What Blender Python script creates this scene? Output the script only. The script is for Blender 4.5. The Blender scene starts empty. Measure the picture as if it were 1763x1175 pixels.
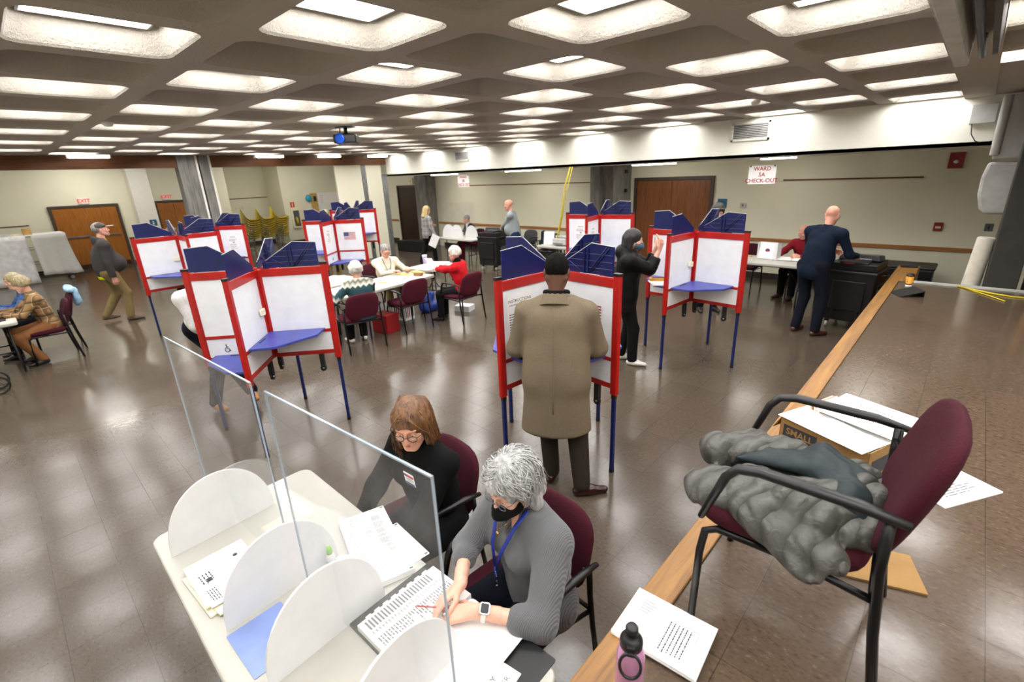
import bpy, bmesh, math, random
import numpy as np
from mathutils import Vector, Matrix
random.seed(7); RNG=np.random.RandomState(5)
C=bpy.context.scene.collection
sc=bpy.context.scene
PI=math.pi
# ---------------------------------------------------------------- camera
def cam_axes(yaw,pitch,roll):
    cy,sy=math.cos(yaw),math.sin(yaw)
    f=Vector((-sy*math.cos(pitch),cy*math.cos(pitch),-math.sin(pitch)))
    r0=Vector((cy,sy,0)); u0=r0.cross(f)
    c,s=math.cos(roll),math.sin(roll)
    return c*r0+s*u0, -s*r0+c*u0, f
cr,cu,cf=cam_axes(.761257,.334183,-.04165)
cd=bpy.data.cameras.new('camera'); cam=bpy.data.objects.new('camera',cd); C.objects.link(cam)
cam.matrix_world=Matrix(((cr.x,cu.x,-cf.x,0),(cr.y,cu.y,-cf.y,0),(cr.z,cu.z,-cf.z,2.3),(0,0,0,1)))
cd.sensor_width=36; cd.sensor_fit='HORIZONTAL'; cd.lens=821.68/1763*36
cd.clip_start=.05; cd.clip_end=100
cd.dof.use_dof=True; cd.dof.focus_distance=2.7; cd.dof.aperture_fstop=2.6
sc.camera=cam
# ---------------------------------------------------------------- world, exposure
w=bpy.data.worlds.new('world'); sc.world=w; w.use_nodes=True
w.node_tree.nodes['Background'].inputs[0].default_value=(.8,.85,1,1)
w.node_tree.nodes['Background'].inputs[1].default_value=.05
vs=sc.view_settings; vs.view_transform='Standard'; vs.look='None'; vs.gamma=1; vs.use_curve_mapping=False
vs.exposure=-.27
LENS_POWER=24.0      # emission strength of the ceiling light lenses
# ---------------------------------------------------------------- helpers
def put(o,parent=None):
    C.objects.link(o)
    if parent is not None: o.parent=parent
    return o
def tag(o,label=None,cat=None,group=None,kind=None):
    if label: o['label']=label
    if cat: o['category']=cat
    if group: o['group']=group
    if kind: o['kind']=kind
    return o
def empty(name,loc=(0,0,0),rz=0,label=None,cat=None,group=None):
    o=bpy.data.objects.new(name,None); o.empty_display_size=.1; o.location=loc; o.rotation_euler=(0,0,rz); C.objects.link(o)
    return tag(o,label,cat,group)
def copy_tree(o,parent=None):
    c=o.copy(); C.objects.link(c)
    if parent is not None: c.parent=parent
    for ch in list(o.children): copy_tree(ch,c)
    return c
def R(d): return math.radians(d)
def V(*a): return Vector(a)
class MB:
    def __init__(s): s.v=[]; s.f=[]; s.m=[]; s.sm=[]; s.cur=0; s.smooth=False; s.M=Matrix.Identity(4)
    def add(s,vs,fs,m=None,smooth=None):
        b=len(s.v)
        for p in vs: s.v.append(tuple(s.M@Vector(p)))
        for f in fs: s.f.append([b+i for i in f]); s.m.append(s.cur if m is None else m); s.sm.append(s.smooth if smooth is None else smooth)
        return s
    def box(s,c,d,rz=0,ry=0,rx=0,m=None,taper=1.0):
        M=Matrix.Translation(c)@Matrix.Rotation(rz,4,'Z')@Matrix.Rotation(ry,4,'Y')@Matrix.Rotation(rx,4,'X')
        vs=[]
        for z in (-.5,.5):
            k=taper if z>0 else 1
            for x,y in ((-.5,-.5),(.5,-.5),(.5,.5),(-.5,.5)): vs.append(M@Vector((x*d[0]*k,y*d[1]*k,z*d[2])))
        return s.add(vs,[(3,2,1,0),(4,5,6,7),(0,1,5,4),(1,2,6,5),(2,3,7,6),(3,0,4,7)],m,False)
    def bb(s,x0,y0,z0,x1,y1,z1,m=None): return s.box(((x0+x1)/2,(y0+y1)/2,(z0+z1)/2),(abs(x1-x0),abs(y1-y0),abs(z1-z0)),m=m)
    def tube(s,pts,r,n=8,m=None,caps=True,close=False,flat=1.0):
        pts=[Vector(p) for p in pts]; rr=r if isinstance(r,(list,tuple)) else [r]*len(pts)
        vs=[];prev=None;N=len(pts)
        for i,p in enumerate(pts):
            if close: t=(pts[(i+1)%N]-pts[i-1]).normalized()
            else: t=((pts[min(i+1,N-1)]-pts[max(i-1,0)])).normalized()
            if prev is None:
                a=Vector((0,0,1)) if abs(t.z)<.9 else Vector((1,0,0)); x=t.cross(a).normalized()
            else: x=(prev-t*prev.dot(t)); x=x.normalized() if x.length>1e-6 else t.orthogonal().normalized()
            prev=x; y=t.cross(x)
            for k in range(n):
                a=2*PI*k/n; vs.append(p+x*math.cos(a)*rr[i]+y*math.sin(a)*rr[i]*flat)
        fs=[]
        for i in range(N if close else N-1):
            j=(i+1)%N
            for k in range(n): fs.append((i*n+k,i*n+(k+1)%n,j*n+(k+1)%n,j*n+k))
        if caps and not close: fs+= [tuple(range(n-1,-1,-1)),tuple(range((N-1)*n,N*n))]
        return s.add(vs,fs,m,True)
    def rod(s,a,b,r,n=8,m=None): return s.tube([a,b],r,n,m)
    def prism(s,poly,z0,z1,m=None,M=None):
        n=len(poly); M=M or Matrix.Identity(4)
        vs=[M@Vector((x,y,z0)) for x,y in poly]+[M@Vector((x,y,z1)) for x,y in poly]
        a=sum(poly[i][0]*poly[(i+1)%n][1]-poly[(i+1)%n][0]*poly[i][1] for i in range(n))
        fs=[tuple(range(n-1,-1,-1)),tuple(range(n,2*n))]+[(i,(i+1)%n,n+(i+1)%n,n+i) for i in range(n)]
        if a<0: fs=[tuple(reversed(f)) for f in fs]
        return s.add(vs,fs,m,False)
    def lathe(s,prof,n=20,c=(0,0,0),m=None,M=None):
        M=M or Matrix.Identity(4); vs=[]
        for r,z in prof:
            for k in range(n): a=2*PI*k/n; vs.append(M@Vector((c[0]+r*math.cos(a),c[1]+r*math.sin(a),c[2]+z)))
        fs=[]
        for i in range(len(prof)-1):
            for k in range(n): fs.append((i*n+k,i*n+(k+1)%n,(i+1)*n+(k+1)%n,(i+1)*n+k))
        fs+=[tuple(range(n-1,-1,-1)),tuple(range((len(prof)-1)*n,len(prof)*n))]
        return s.add(vs,fs,m,True)
    def ball(s,c,r,n=12,m=None,sc=(1,1,1),M=None):
        prof=[]; M=M or Matrix.Identity(4); vs=[];h=n//2
        for i in range(h+1):
            t=PI*i/h-PI/2
            for k in range(n):
                a=2*PI*k/n; vs.append(Vector(c)+M@Vector((r*sc[0]*math.cos(t)*math.cos(a),r*sc[1]*math.cos(t)*math.sin(a),r*sc[2]*math.sin(t))))
        fs=[(i*n+k,i*n+(k+1)%n,(i+1)*n+(k+1)%n,(i+1)*n+k) for i in range(h) for k in range(n)]
        return s.add(vs,fs,m,True)
    def mesh(s,name,mats):
        me=bpy.data.meshes.new(name); me.from_pydata([tuple(v) for v in s.v],[],s.f)
        for m in (mats if isinstance(mats,(list,tuple)) else [mats]): me.materials.append(m)
        me.polygons.foreach_set('material_index',s.m); me.polygons.foreach_set('use_smooth',s.sm); me.update()
        bm=bmesh.new(); bm.from_mesh(me); bmesh.ops.remove_doubles(bm,verts=bm.verts,dist=1e-6)
        bmesh.ops.dissolve_degenerate(bm,edges=bm.edges,dist=1e-6); bm.to_mesh(me); bm.free()
        return me
    def build(s,name,mats,parent=None,bevel=0,loc=None,rz=0,seg=2,sub=0):
        o=bpy.data.objects.new(name,s.mesh(name,mats))
        if loc is not None: o.location=loc
        o.rotation_euler=(0,0,rz)
        if bevel:
            b=o.modifiers.new('b','BEVEL'); b.width=bevel; b.segments=seg; b.limit_method='ANGLE'; b.angle_limit=R(40)
        if sub:
            b=o.modifiers.new('s','SUBSURF'); b.levels=sub; b.render_levels=sub
        return put(o,parent)
def rrect(w,h,r,n=5,cx=0,cy=0):
    out=[]
    for sx,sy,a0 in ((1,-1,-90),(1,1,0),(-1,1,90),(-1,-1,180)):
        for i in range(n+1):
            a=R(a0+90*i/n); out.append((cx+sx*(w/2-r)+r*math.cos(a),cy+sy*(h/2-r)+r*math.sin(a)))
    return out
_txt={}
def text_mesh(body,size=.1,ext=.001,bold=0,align='CENTER',spacing=1.0):
    cu_=bpy.data.curves.new('t','FONT'); cu_.body=body; cu_.size=size; cu_.extrude=ext; cu_.offset=bold
    cu_.align_x=align; cu_.align_y='CENTER'; cu_.space_character=spacing; cu_.resolution_u=3
    o=bpy.data.objects.new('t',cu_); C.objects.link(o)
    dg=bpy.context.evaluated_depsgraph_get(); me=bpy.data.meshes.new_from_object(o.evaluated_get(dg))
    bpy.data.objects.remove(o); return me
def lettering(body,size,mat,M,parent=None,name='lettering',**k):
    me=text_mesh(body,size,**k); me.materials.clear(); me.materials.append(mat)
    o=bpy.data.objects.new(name,me); put(o,parent); o.matrix_local=M; return o
def frame(o,x,y):  # matrix: local x->x, y->y, z->x cross y at origin o
    x=Vector(x).normalized(); y=Vector(y).normalized(); z=x.cross(y)
    return Matrix(((x.x,y.x,z.x,o[0]),(x.y,y.y,z.y,o[1]),(x.z,y.z,z.z,o[2]),(0,0,0,1)))
# ---------------------------------------------------------------- materials
MAT={}
def rgb(h):
    h=h.lstrip('#'); c=[int(h[i:i+2],16)/255 for i in (0,2,4)]
    return tuple((x/12.92 if x<=.04045 else ((x+.055)/1.055)**2.4) for x in c)
class NT:
    def __init__(s,name):
        s.mat=bpy.data.materials.new(name); s.mat.use_nodes=True; s.t=s.mat.node_tree; s.b=s.t.nodes['Principled BSDF']; s.out=s.t.nodes['Material Output']
    def n(s,ty,**k):
        x=s.t.nodes.new(ty)
        for a,b in k.items():
            if a=='inp':
                for kk,vv in b.items():
                    if hasattr(vv,'is_output'): s.t.links.new(vv,x.inputs[kk])
                    else: x.inputs[kk].default_value=vv
            else: setattr(x,a,b)
        return x
    def l(s,a,b): s.t.links.new(a,b)
    def tc(s,k='Object',scale=None,rot=None):
        o=s.n('ShaderNodeTexCoord').outputs[k]
        if scale is not None or rot is not None:
            m=s.n('ShaderNodeMapping',inp={0:o})
            if scale is not None: m.inputs['Scale'].default_value=scale
            if rot is not None: m.inputs['Rotation'].default_value=rot
            o=m.outputs[0]
        return o
    def noise(s,scale,detail=4,vec=None,rough=.5,dist=0):
        return s.n('ShaderNodeTexNoise',inp={'Vector':vec if vec is not None else s.tc(),'Scale':scale,'Detail':detail,'Roughness':rough,'Distortion':dist}).outputs['Fac']
    def ramp(s,f,stops):
        r=s.n('ShaderNodeValToRGB'); s.l(f,r.inputs[0]); e=r.color_ramp.elements
        while len(e)>len(stops): e.remove(e[-1])
        while len(e)<len(stops): e.new(.5)
        for i,(p,c) in enumerate(stops): e[i].position=p; e[i].color=(*c,1) if len(c)==3 else c
        return r.outputs[0]
    def mix(s,f,a,b,blend='MIX'):
        m=s.n('ShaderNodeMix',data_type='RGBA',blend_type=blend)
        for i,v in ((0,f),(6,a),(7,b)):
            if hasattr(v,'is_output'): s.l(v,m.inputs[i])
            else: m.inputs[i].default_value=v if i==0 else (*v,1)
        return m.outputs[2]
    def math(s,op,a,b=0,c=0):
        m=s.n('ShaderNodeMath',operation=op)
        for i,v in enumerate((a,b,c)):
            if hasattr(v,'is_output'): s.l(v,m.inputs[i])
            else: m.inputs[i].default_value=v
        return m.outputs[0]
    def bump(s,h,strength=.3,dist=.01):
        b=s.n('ShaderNodeBump',inp={'Height':h,'Strength':strength,'Distance':dist}); s.l(b.outputs[0],s.b.inputs['Normal']); return b
    def set(s,**k):
        for a,v in k.items():
            i=s.b.inputs[a.replace('_',' ')]
            if hasattr(v,'is_output'): s.l(v,i)
            else: i.default_value=(*v,1) if isinstance(v,tuple) and len(v)==3 else v
        return s
    def sep(s,v): return s.n('ShaderNodeSeparateXYZ',inp={0:v}).outputs
def mat(name,col,rough=.5,metal=0,var=.06,scale=8,bump=0,bscale=60,spec=.5,coat=0,sheen=0):
    if isinstance(col,str): col=rgb(col)
    t=NT(name); f=t.noise(scale,3)
    d=tuple(max(0,c*(1-var*2)) for c in col); l=tuple(min(1,c*(1+var*2)) for c in col)
    t.set(Base_Color=t.ramp(f,[(.3,d),(.7,l)]),Roughness=rough,Metallic=metal)
    t.b.inputs['Specular IOR Level'].default_value=spec
    if coat: t.b.inputs['Coat Weight'].default_value=coat
    if sheen: t.b.inputs['Sheen Weight'].default_value=sheen
    if bump: t.bump(t.noise(bscale,4),bump,.005)
    MAT[name]=t.mat; return t.mat
def emit(name,col,s):
    t=NT(name); t.set(Base_Color=(.5,.01,.01) if name=='exit_red' else (.8,.8,.8),Emission_Color=col,Emission_Strength=s); MAT[name]=t.mat; return t.mat
def floor_mat(name,base,dark,light,tile=.305,rough=.16,scr=0.0):
    t=NT(name); v=t.tc(); x,y,z=t.sep(v)
    big=t.noise(.7,3,v); fleck=t.noise(38,5,t.tc(scale=(1,1.9,1),rot=(0,0,.5)),rough=.75)
    col=t.ramp(fleck,[(.34,dark),(.47,base),(.58,base),(.70,light)])
    col=t.mix(t.math('MULTIPLY',t.ramp(big,[(.35,(0,0,0)),(.7,(1,1,1))]),.35),col,tuple(c*.8 for c in base))
    br=t.n('ShaderNodeTexBrick',offset=0,inp={'Vector':v,'Scale':1/tile,'Mortar Size':.006,'Mortar Smooth':.3,'Brick Width':1.0,'Row Height':1.0,'Color1':(1,1,1,1),'Color2':(.86,.86,.86,1),'Mortar':(.35,.33,.3,1)})
    col=t.mix(.8,col,br.outputs['Color'],'MULTIPLY')
    t.set(Base_Color=col)
    r=t.math('MULTIPLY_ADD',t.noise(2.2,5,v),.16,rough-.09)
    if scr:
        sn=t.noise(16,6,t.tc(scale=(1,5,1)),rough=.7); r=t.math('ADD',r,t.math('MULTIPLY',sn,scr))
    t.set(Roughness=r,IOR=1.42)
    w=t.noise(2.6,3,v); h=t.math('ADD',t.math('MULTIPLY',w,1.0),t.math('MULTIPLY',t.noise(11,2,v),.10))
    h=t.math('ADD',h,t.math('MULTIPLY',br.outputs['Fac'],-.05))
    t.bump(h,.2,.015)
    t.b.inputs['Coat Weight'].default_value=0; t.b.inputs['Coat Roughness'].default_value=.12
    MAT[name]=t.mat; return t.mat
def wood_mat(name,c1,c2,scale=3,rough=.4,axis=2,bands=9):
    t=NT(name); s=[14,14,14]; s[axis]=.9
    f=t.noise(scale,6,t.tc(scale=tuple(s)),rough=.65,dist=.4)
    t.set(Base_Color=t.ramp(f,[(.28,c1),(.72,c2)]),Roughness=rough); t.bump(f,.08,.004)
    MAT[name]=t.mat; return t.mat
def fabric(name,col,scale=180,bump=.4,rough=.9,var=.12,fold=0):
    if isinstance(col,str): col=rgb(col)
    t=NT(name); f=t.noise(scale,2)
    t.set(Base_Color=t.ramp(t.noise(scale*.7,3),[(.3,tuple(c*(1-var) for c in col)),(.7,tuple(min(1,c*(1+var)) for c in col))]),Roughness=rough)
    h=f
    if fold: h=t.math('ADD',t.math('MULTIPLY',f,.12),t.noise(fold,3,t.tc(scale=(1,1,.35)),dist=.6))
    t.bump(h,bump,.012 if fold else .004); t.b.inputs['Specular IOR Level'].default_value=.2
    t.b.inputs['Specular IOR Level'].default_value=.18; MAT[name]=t.mat; return t.mat
def rib_mat(name,col,scale=300,axis='X',bump=.38):
    if isinstance(col,str): col=rgb(col)
    t=NT(name); wv=t.n('ShaderNodeTexWave',bands_direction=axis,inp={'Vector':t.tc(),'Scale':scale,'Distortion':1.2,'Detail':1.0,'Detail Scale':2.0})
    f=wv.outputs['Fac']; t.set(Base_Color=t.ramp(f,[(.1,tuple(c*.66 for c in col)),(.7,tuple(min(1,c*1.1) for c in col))]),Roughness=.95)
    t.bump(t.math('ADD',f,t.math('MULTIPLY',t.noise(7,3),1.5)),bump,.004); t.b.inputs['Sheen Weight'].default_value=.2
    MAT[name]=t.mat; return t.mat
def plaid_mat(name,base,stripes,dirs=((1,0,0),(0,1,0),(0,0,1)),rough=.9):
    # stripes: list of (freq, width, colour, strength)
    t=NT(name); v=t.tc(); x,y,z=t.sep(v); col=None
    c=rgb(base) if isinstance(base,str) else base; cur=None
    u=t.math('ADD',x,y)
    for fr,wd,cc,st in stripes:
        cc=rgb(cc) if isinstance(cc,str) else cc
        for q in (u,z):
            p=t.math('FRACT',t.math('MULTIPLY',q,fr)); mk=t.math('MULTIPLY',t.math('LESS_THAN',p,wd),st)
            cur=t.mix(mk,cur if cur is not None else c,cc)
    t.set(Base_Color=cur,Roughness=rough); t.bump(t.noise(9,3),.5,.01); MAT[name]=t.mat; return t.mat
def acrylic_mat():
    t=NT('acrylic'); nt=t.t
    tr=t.n('ShaderNodeBsdfTransparent',inp={0:(.97,.975,.975,1)}); gl=t.n('ShaderNodeBsdfGlossy',inp={'Color':(1,1,1,1),'Roughness':.03})
    df=t.n('ShaderNodeBsdfTranslucent',inp={0:(.95,.97,1,1)})
    lw=t.n('ShaderNodeLayerWeight',inp={0:.5}); fr=t.math('MULTIPLY_ADD',t.math('POWER',lw.outputs['Facing'],4.0),.5,.025); m=t.n('ShaderNodeMixShader',inp={0:fr,1:tr.outputs[0],2:gl.outputs[0]})
    sm=t.math('MULTIPLY',t.ramp(t.noise(3.5,5,rough=.7),[(.4,(.15,.15,.15)),(.8,(1,1,1))]),.07)
    m2=t.n('ShaderNodeMixShader',inp={0:sm,1:m.outputs[0],2:df.outputs[0]}); t.l(m2.outputs[0],t.out.inputs[0]); MAT['acrylic']=t.mat
    e=NT('acrylic_edge'); e.set(Base_Color=(.5,.58,.66),Roughness=.15,Transmission_Weight=.35); MAT['acrylic_edge']=e.mat
def clear_mat(name,tint=(.9,.95,1),dif=.15):
    t=NT(name); tr=t.n('ShaderNodeBsdfTransparent',inp={0:(*tint,1)}); gl=t.n('ShaderNodeBsdfGlossy',inp={'Roughness':.08})
    a=t.n('ShaderNodeMixShader',inp={0:dif,1:tr.outputs[0],2:gl.outputs[0]}); t.l(a.outputs[0],t.out.inputs[0]); MAT[name]=t.mat
acrylic_mat(); clear_mat('clear_plastic',(.75,.8,.95),.2); clear_mat('eyeglass_lens',(.93,.95,.95),.08)
# concrete waffle ceiling: rough sprayed texture
t=NT('ceiling_concrete'); f=t.noise(55,6,rough=.7); big=t.noise(1.3,3)
t.set(Base_Color=t.mix(t.math('MULTIPLY',big,.35),(.47,.43,.37),(.36,.325,.275)),Roughness=.95); t.bump(f,.9,.012); MAT['ceiling_concrete']=t.mat
mat('white_sheet','#e9eaee',.8); mat('pouch_blue','#7d8fc4',.15); mat('green_label','#7fae86',.4); mat('roll_paper','#c9c2b2',.8)
t=NT('wall_cream'); t.set(Base_Color=t.ramp(t.noise(.8,3),[(.3,(.74,.715,.56)),(.7,(.80,.775,.62))]),Roughness=.75); t.bump(t.noise(120,3),.15,.003); MAT['wall_cream']=t.mat
t=NT('grey_concrete'); t.set(Base_Color=t.ramp(t.noise(4,6,t.tc(scale=(3,3,.6))),[(.3,(.13,.125,.11)),(.75,(.27,.26,.235))]),Roughness=.8); t.bump(t.noise(30,5),.4,.006); MAT['grey_concrete']=t.mat
floor_mat('floor_tile',(.084,.064,.046),(.042,.032,.024),(.15,.118,.088),rough=.2)
floor_mat('stage_tile',(.098,.067,.045),(.042,.028,.019),(.20,.145,.10),rough=.14,scr=.09)
wood_mat('oak',rgb('#6a4419'),rgb('#a07233'),axis=1,rough=.45,scale=2.2)
wood_mat('door_wood',rgb('#4f2b0e'),rgb('#8a4f1e'),axis=2,rough=.4)
wood_mat('door_wood_bright',rgb('#7a430f'),rgb('#b3701f'),axis=2,rough=.4)
wood_mat('dark_wood',rgb('#1d0f08'),rgb('#3b2112'),axis=2,rough=.4)
wood_mat('fascia_wood',rgb('#4a2a12'),rgb('#7a4a22'),axis=1,rough=.6)
wood_mat('rail_wood',rgb('#8a5527'),rgb('#b57a3f'),axis=0,rough=.5)
mat('baseboard_dark','#2a211c',.4); mat('door_frame','#40362e',.5); mat('white_paint','#e6e4dc',.5,var=.01); mat('soffit_white',(.80,.79,.70),.7,var=.01)
mat('metal_grey','#8f9296',.35,.8); mat('chrome','#c8c8c8',.15,1); mat('black_plastic','#0c0c0e',.4,var=.2); mat('black_metal','#08080a',.32,.3,var=.2)
mat('black_rubber','#101010',.8); mat('grey_plastic','#5c6066',.5); mat('light_grey_plastic','#b8b8b4',.5)
mat('booth_red','#a8140f',.33,var=.08); mat('booth_white','#e9ebee',.35,var=.02); mat('booth_blue_top','#3a4496',.38,var=.08)
mat('booth_blue_dark','#101a52',.35,var=.12); mat('leg_blue','#16245f',.3,.2)
mat('table_plastic','#aeaca3',.42,var=.02,bump=.12,bscale=320); mat('table_edge','#cfcabb',.5)
mat('paper','#f1f0ee',.8,var=.01); mat('paper_cream','#e8e2c8',.8,var=.02); mat('ink','#2a2a2e',.7); mat('ink_light','#6f7075',.8); mat('ink_mid','#3e4046',.8)
mat('ink_faint','#8b8c91',.8); mat('paper_pink','#e9b9b4',.7); mat('paper_tan','#c9a25f',.7); mat('cardboard','#8c6a3a',.8,bump=.1); mat('red_ink','#a8202a',.6); mat('flag_red','#b3223a',.6); mat('flag_blue','#24326f',.6)
mat('red_sign','#8a1016',.4); mat('blue_sign','#1d5a78',.4); mat('orange_sign','#c9401c',.5); mat('yellow_chair','#c7ad28',.45); mat('teal_balloon','#2aa3c4',.3)
mat('yellow_cord','#d6c01c',.5); mat('coroplast','#dedede',.45,var=.02)
fabric('burgundy_fabric','#3a0e1a',260,.5); fabric('burgundy_light','#491422',260,.5)
emit('lens_light',(1,.985,.965),LENS_POWER); emit('exit_red',(1,.02,.03),.55); emit('wrap_light',(1,.96,.9),5.0); emit('wrap_fill_back',(1,.96,.88),62.0); emit('wrap_light_alcove',(1,.96,.88),46.0)
mat('exit_white','#efe6de',.5)
# ---------------------------------------------------------------- the room
FX=-13.4; WY=11.0; SY=8.8; ZC=3.02; ZS=2.42; BX=-20.2; ST=.82; SXE=-.62
def struct(name,mb,m,**k): return tag(mb.build(name,m,**k),kind='structure')
m=MB(); m.bb(-22.5,-4,-.1,4.5,11.2,0); struct('floor',m,MAT['floor_tile'])
# stage: deck with an oak edge
m=MB(); m.bb(SXE+.1,-4,0,4.5,7.75,ST); struct('floor_stage',m,MAT['stage_tile'])
m=MB(); m.bb(SXE,-4,0,SXE+.11,9.0,ST+.012); m.bb(SXE+.11,7.77,0,-.38,9.0,ST+.012); struct('trim_1',m,MAT['oak'],bevel=.006)
m=MB(); m.bb(-.38,7.75,0,2.6,7.80,ST+.02); struct('trim_2',m,MAT['light_grey_plastic'])
# waffle ceiling
def ceiling():
    m=MB(); u=.72; P=1.203*u; O=.9826*u; X0=-3.8617*u; Y0=1.5967*u; lit=[]
    q=6
    def ring(w,r,z,cx,cy): return [(x,y,z) for x,y in rrect(w,w,r,q,cx,cy)]
    def sq(w,cx,cy,z):
        out=[]
        for i,(sx,sy) in enumerate(((1,-1),(1,1),(-1,1),(-1,-1))):
            nx=((1,1),(-1,1),(-1,-1),(1,-1))[i]
            for k in range(q+1):
                t=(k-q/2)/(q/2)*.5
                # spread points around the corner along both sides
                if i==0: p=(sx*.5+min(0,t),sy*.5+max(0,t))
                elif i==1: p=(sx*.5-max(0,t),sy*.5+min(0,t))
                elif i==2: p=(sx*.5-min(0,t),sy*.5-max(0,t))
                else: p=(sx*.5+max(0,t),sy*.5-min(0,t))
                out.append((cx+p[0]*w,cy+p[1]*w,z))
        return out
    for i in range(-12,8):
        for j in range(-6,9):
            cx=X0+i*P+O/2; cy=Y0+j*P+O/2
            if cx-P/2<FX-.1: continue
            if -.36<cx<.02: 
                m.box((cx,cy,ZC+.15),(P,P,.3)); continue
            rs=[sq(P,cx,cy,ZC),ring(O,.10,ZC,cx,cy),ring(O-.025,.095,ZC+.012,cx,cy),ring(O-.13,.09,ZC+.17,cx,cy),ring(O-.20,.10,ZC+.29,cx,cy),ring(O-.32,.07,ZC+.33,cx,cy)]
            vs=[p for r in rs for p in r]; n=len(rs[0]); fs=[]
            for a in range(len(rs)-1):
                for k in range(n): fs.append((a*n+k,(a+1)*n+k,(a+1)*n+(k+1)%n,a*n+(k+1)%n))
            fs.append(tuple((len(rs)-1)*n+k for k in range(n)))
            b=len(m.v); m.v+=vs
            for fi,f in enumerate(fs): m.f.append([b+k for k in reversed(f)] if False else [b+k for k in f]); m.m.append(0); m.sm.append(fi>=2*n)
            if (i+j)%2==0: lit.append((cx,cy,i,j))
    # plug strips by fascia and soffit, slab above
    m.bb(-22.5,-4.5,ZC+.36,4.5,11.2,ZC+.5)
    m.bb(-22.5,-4.5,3.1,FX-.05,11.2,3.2)
    m.bb(FX-.1,-4.5,ZC,FX+.35,SY,ZC+.35)
    m.bb(FX,SY-.05,ZC,4.5,SY+.4,ZC+.35)
    struct('ceiling',m,MAT['ceiling_concrete'])
    # a concrete beam runs over the stage edge
    m=MB(); m.bb(-.34,-4.5,ZC-.03,-.06,SY,ZC+.02); m.bb(-.06,5.9,ZC-.02,4.5,SY,ZC+.02); struct('trim_3',m,MAT['ceiling_concrete'])
    return lit
LIT=ceiling()
# soffit wall, alcove, back room
m=MB(); m.bb(FX,SY,ZS,4.5,SY+.12,3.36); m.bb(FX,SY,ZS,4.5,WY,ZS+.05); struct('wall_soffit',m,MAT['soffit_white'])
m=MB(); m.bb(-22.5,WY,0,4.5,WY+.15,3.4); struct('wall_back',m,MAT['wall_cream'])
m=MB(); m.bb(4.5,-4,0,4.6,WY,3.4); struct('wall_right',m,MAT['wall_cream'])
m=MB(); m.bb(-22.5,-2.6,0,4.5,-2.5,3.4); struct('wall_front',m,MAT['wall_cream'])
m=MB(); m.bb(BX-.1,-4,0,BX,6.3,3.1); m.bb(BX-1.7,6.3,0,BX-.1,6.4,3.1); m.bb(BX-1.6,6.3,0,BX-1.5,8.3,3.1); m.bb(BX-1.6,8.3,0,BX,8.4,3.1); m.bb(BX-.2,8.3,0,BX,WY,3.1); struct('wall_left',m,MAT['wall_cream'])
m=MB(); m.bb(BX,3.45,0,BX+.35,3.98,3.0); struct('trim_4',m,MAT['white_paint'])
m=MB()
for a,b in ((-4,1.36),(3.08,3.45),(5.1,6.3),): m.bb(BX,a,0,BX+.015,b,.12)
m.bb(BX,8.4,0,BX+.015,WY,.12); m.bb(BX-1.5,6.4,0,BX-1.485,8.3,.12); struct('baseboard_left',m,MAT['baseboard_dark'])
m=MB()
for a,b in ((-20,-16.4),(-13.6,-7.2),(-4.15,-.7)): m.bb(a,WY-.015,0,b,WY,.13)
struct('baseboard_back',m,MAT['baseboard_dark'])
m=MB()
for a,b in ((-20,-16.3),(-13.8,-7.2),(-6.2,-6.14),(-4.15,.35)): m.bb(a,WY-.03,.78,b,WY,.85)
struct('trim_5',m,MAT['rail_wood'],bevel=.004)
# picture rails
m=MB(); m.bb(-12.2,WY-.03,2.03,-7.2,WY,2.055); m.bb(-2.85,WY-.03,1.985,-.7,WY,2.01); struct('trim_6',m,MAT['fascia_wood'])
m=MB(); m.bb(BX-1.5,5.9,1.83,BX-1.47,8.3,1.855); m.bb(BX,-1.2,1.45,BX+.02,.85,1.475); struct('trim_7',m,MAT['fascia_wood'])
# fascia beam
m=MB(); m.bb(FX-.12,-4,2.76,FX,SY,2.925); m.bb(FX-.3,-4,2.925,FX+.0,SY,ZC); struct('trim_8',m,MAT['fascia_wood'])
# concrete columns
def column(name,x0,y0,x1,y1,h,fl=3):
    m=MB(); m.bb(x0,y0,0,x1,y1,h)
    w=(y1-y0)/(2*fl+1)
    return m
m=MB(); m.bb(FX-.25,3.30,0,FX+.06,3.68,ZC); m.bb(FX-.2,3.74,0,FX+.06,3.95,ZC); m.bb(FX-.22,3.68,0,FX-.05,3.74,ZC)
for y in (3.40,3.50): m.bb(FX+.06,y,0,FX+.075,y+.015,ZC)
struct('trim_9',m,MAT['grey_concrete'],bevel=.01)
m=MB(); m.bb(FX+.05,3.66,0,FX+.09,3.70,ZC); m.bb(FX+.05,3.93,0,FX+.09,3.97,ZC); struct('trim_10',m,MAT['white_paint'])
m=MB()
for x0,x1 in ((-14.45,-13.85),(-7.13,-6.84),(-6.47,-6.23)): m.bb(x0,WY-.45,0,x1,WY,ZS)
m.bb(-6.84,WY-.3,0,-6.47,WY,ZS)
struct('trim_11',m,MAT['grey_concrete'],bevel=.012)
m=MB(); m.bb(.28,7.9,0,.56,8.25,3.3); m.bb(.62,8.0,0,.68,8.3,3.3); struct('trim_13',m,mat('dark_concrete','#34332f',.8,bump=.2,bscale=30),bevel=.012)
# folding partition leaves, with steel posts
m=MB(); m.bb(FX-.10,7.12,.02,FX-.04,7.95,2.76); m.bb(FX-.10,8.1,.02,FX-.04,8.62,2.76); struct('wall_partition',m,MAT['wall_cream'])
m=MB(); m.bb(FX-.13,7.95,0,FX-.02,8.08,2.76); m.bb(FX-.13,8.62,0,FX,8.78,2.5); struct('trim_12',m,MAT['metal_grey'],bevel=.01)
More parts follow.
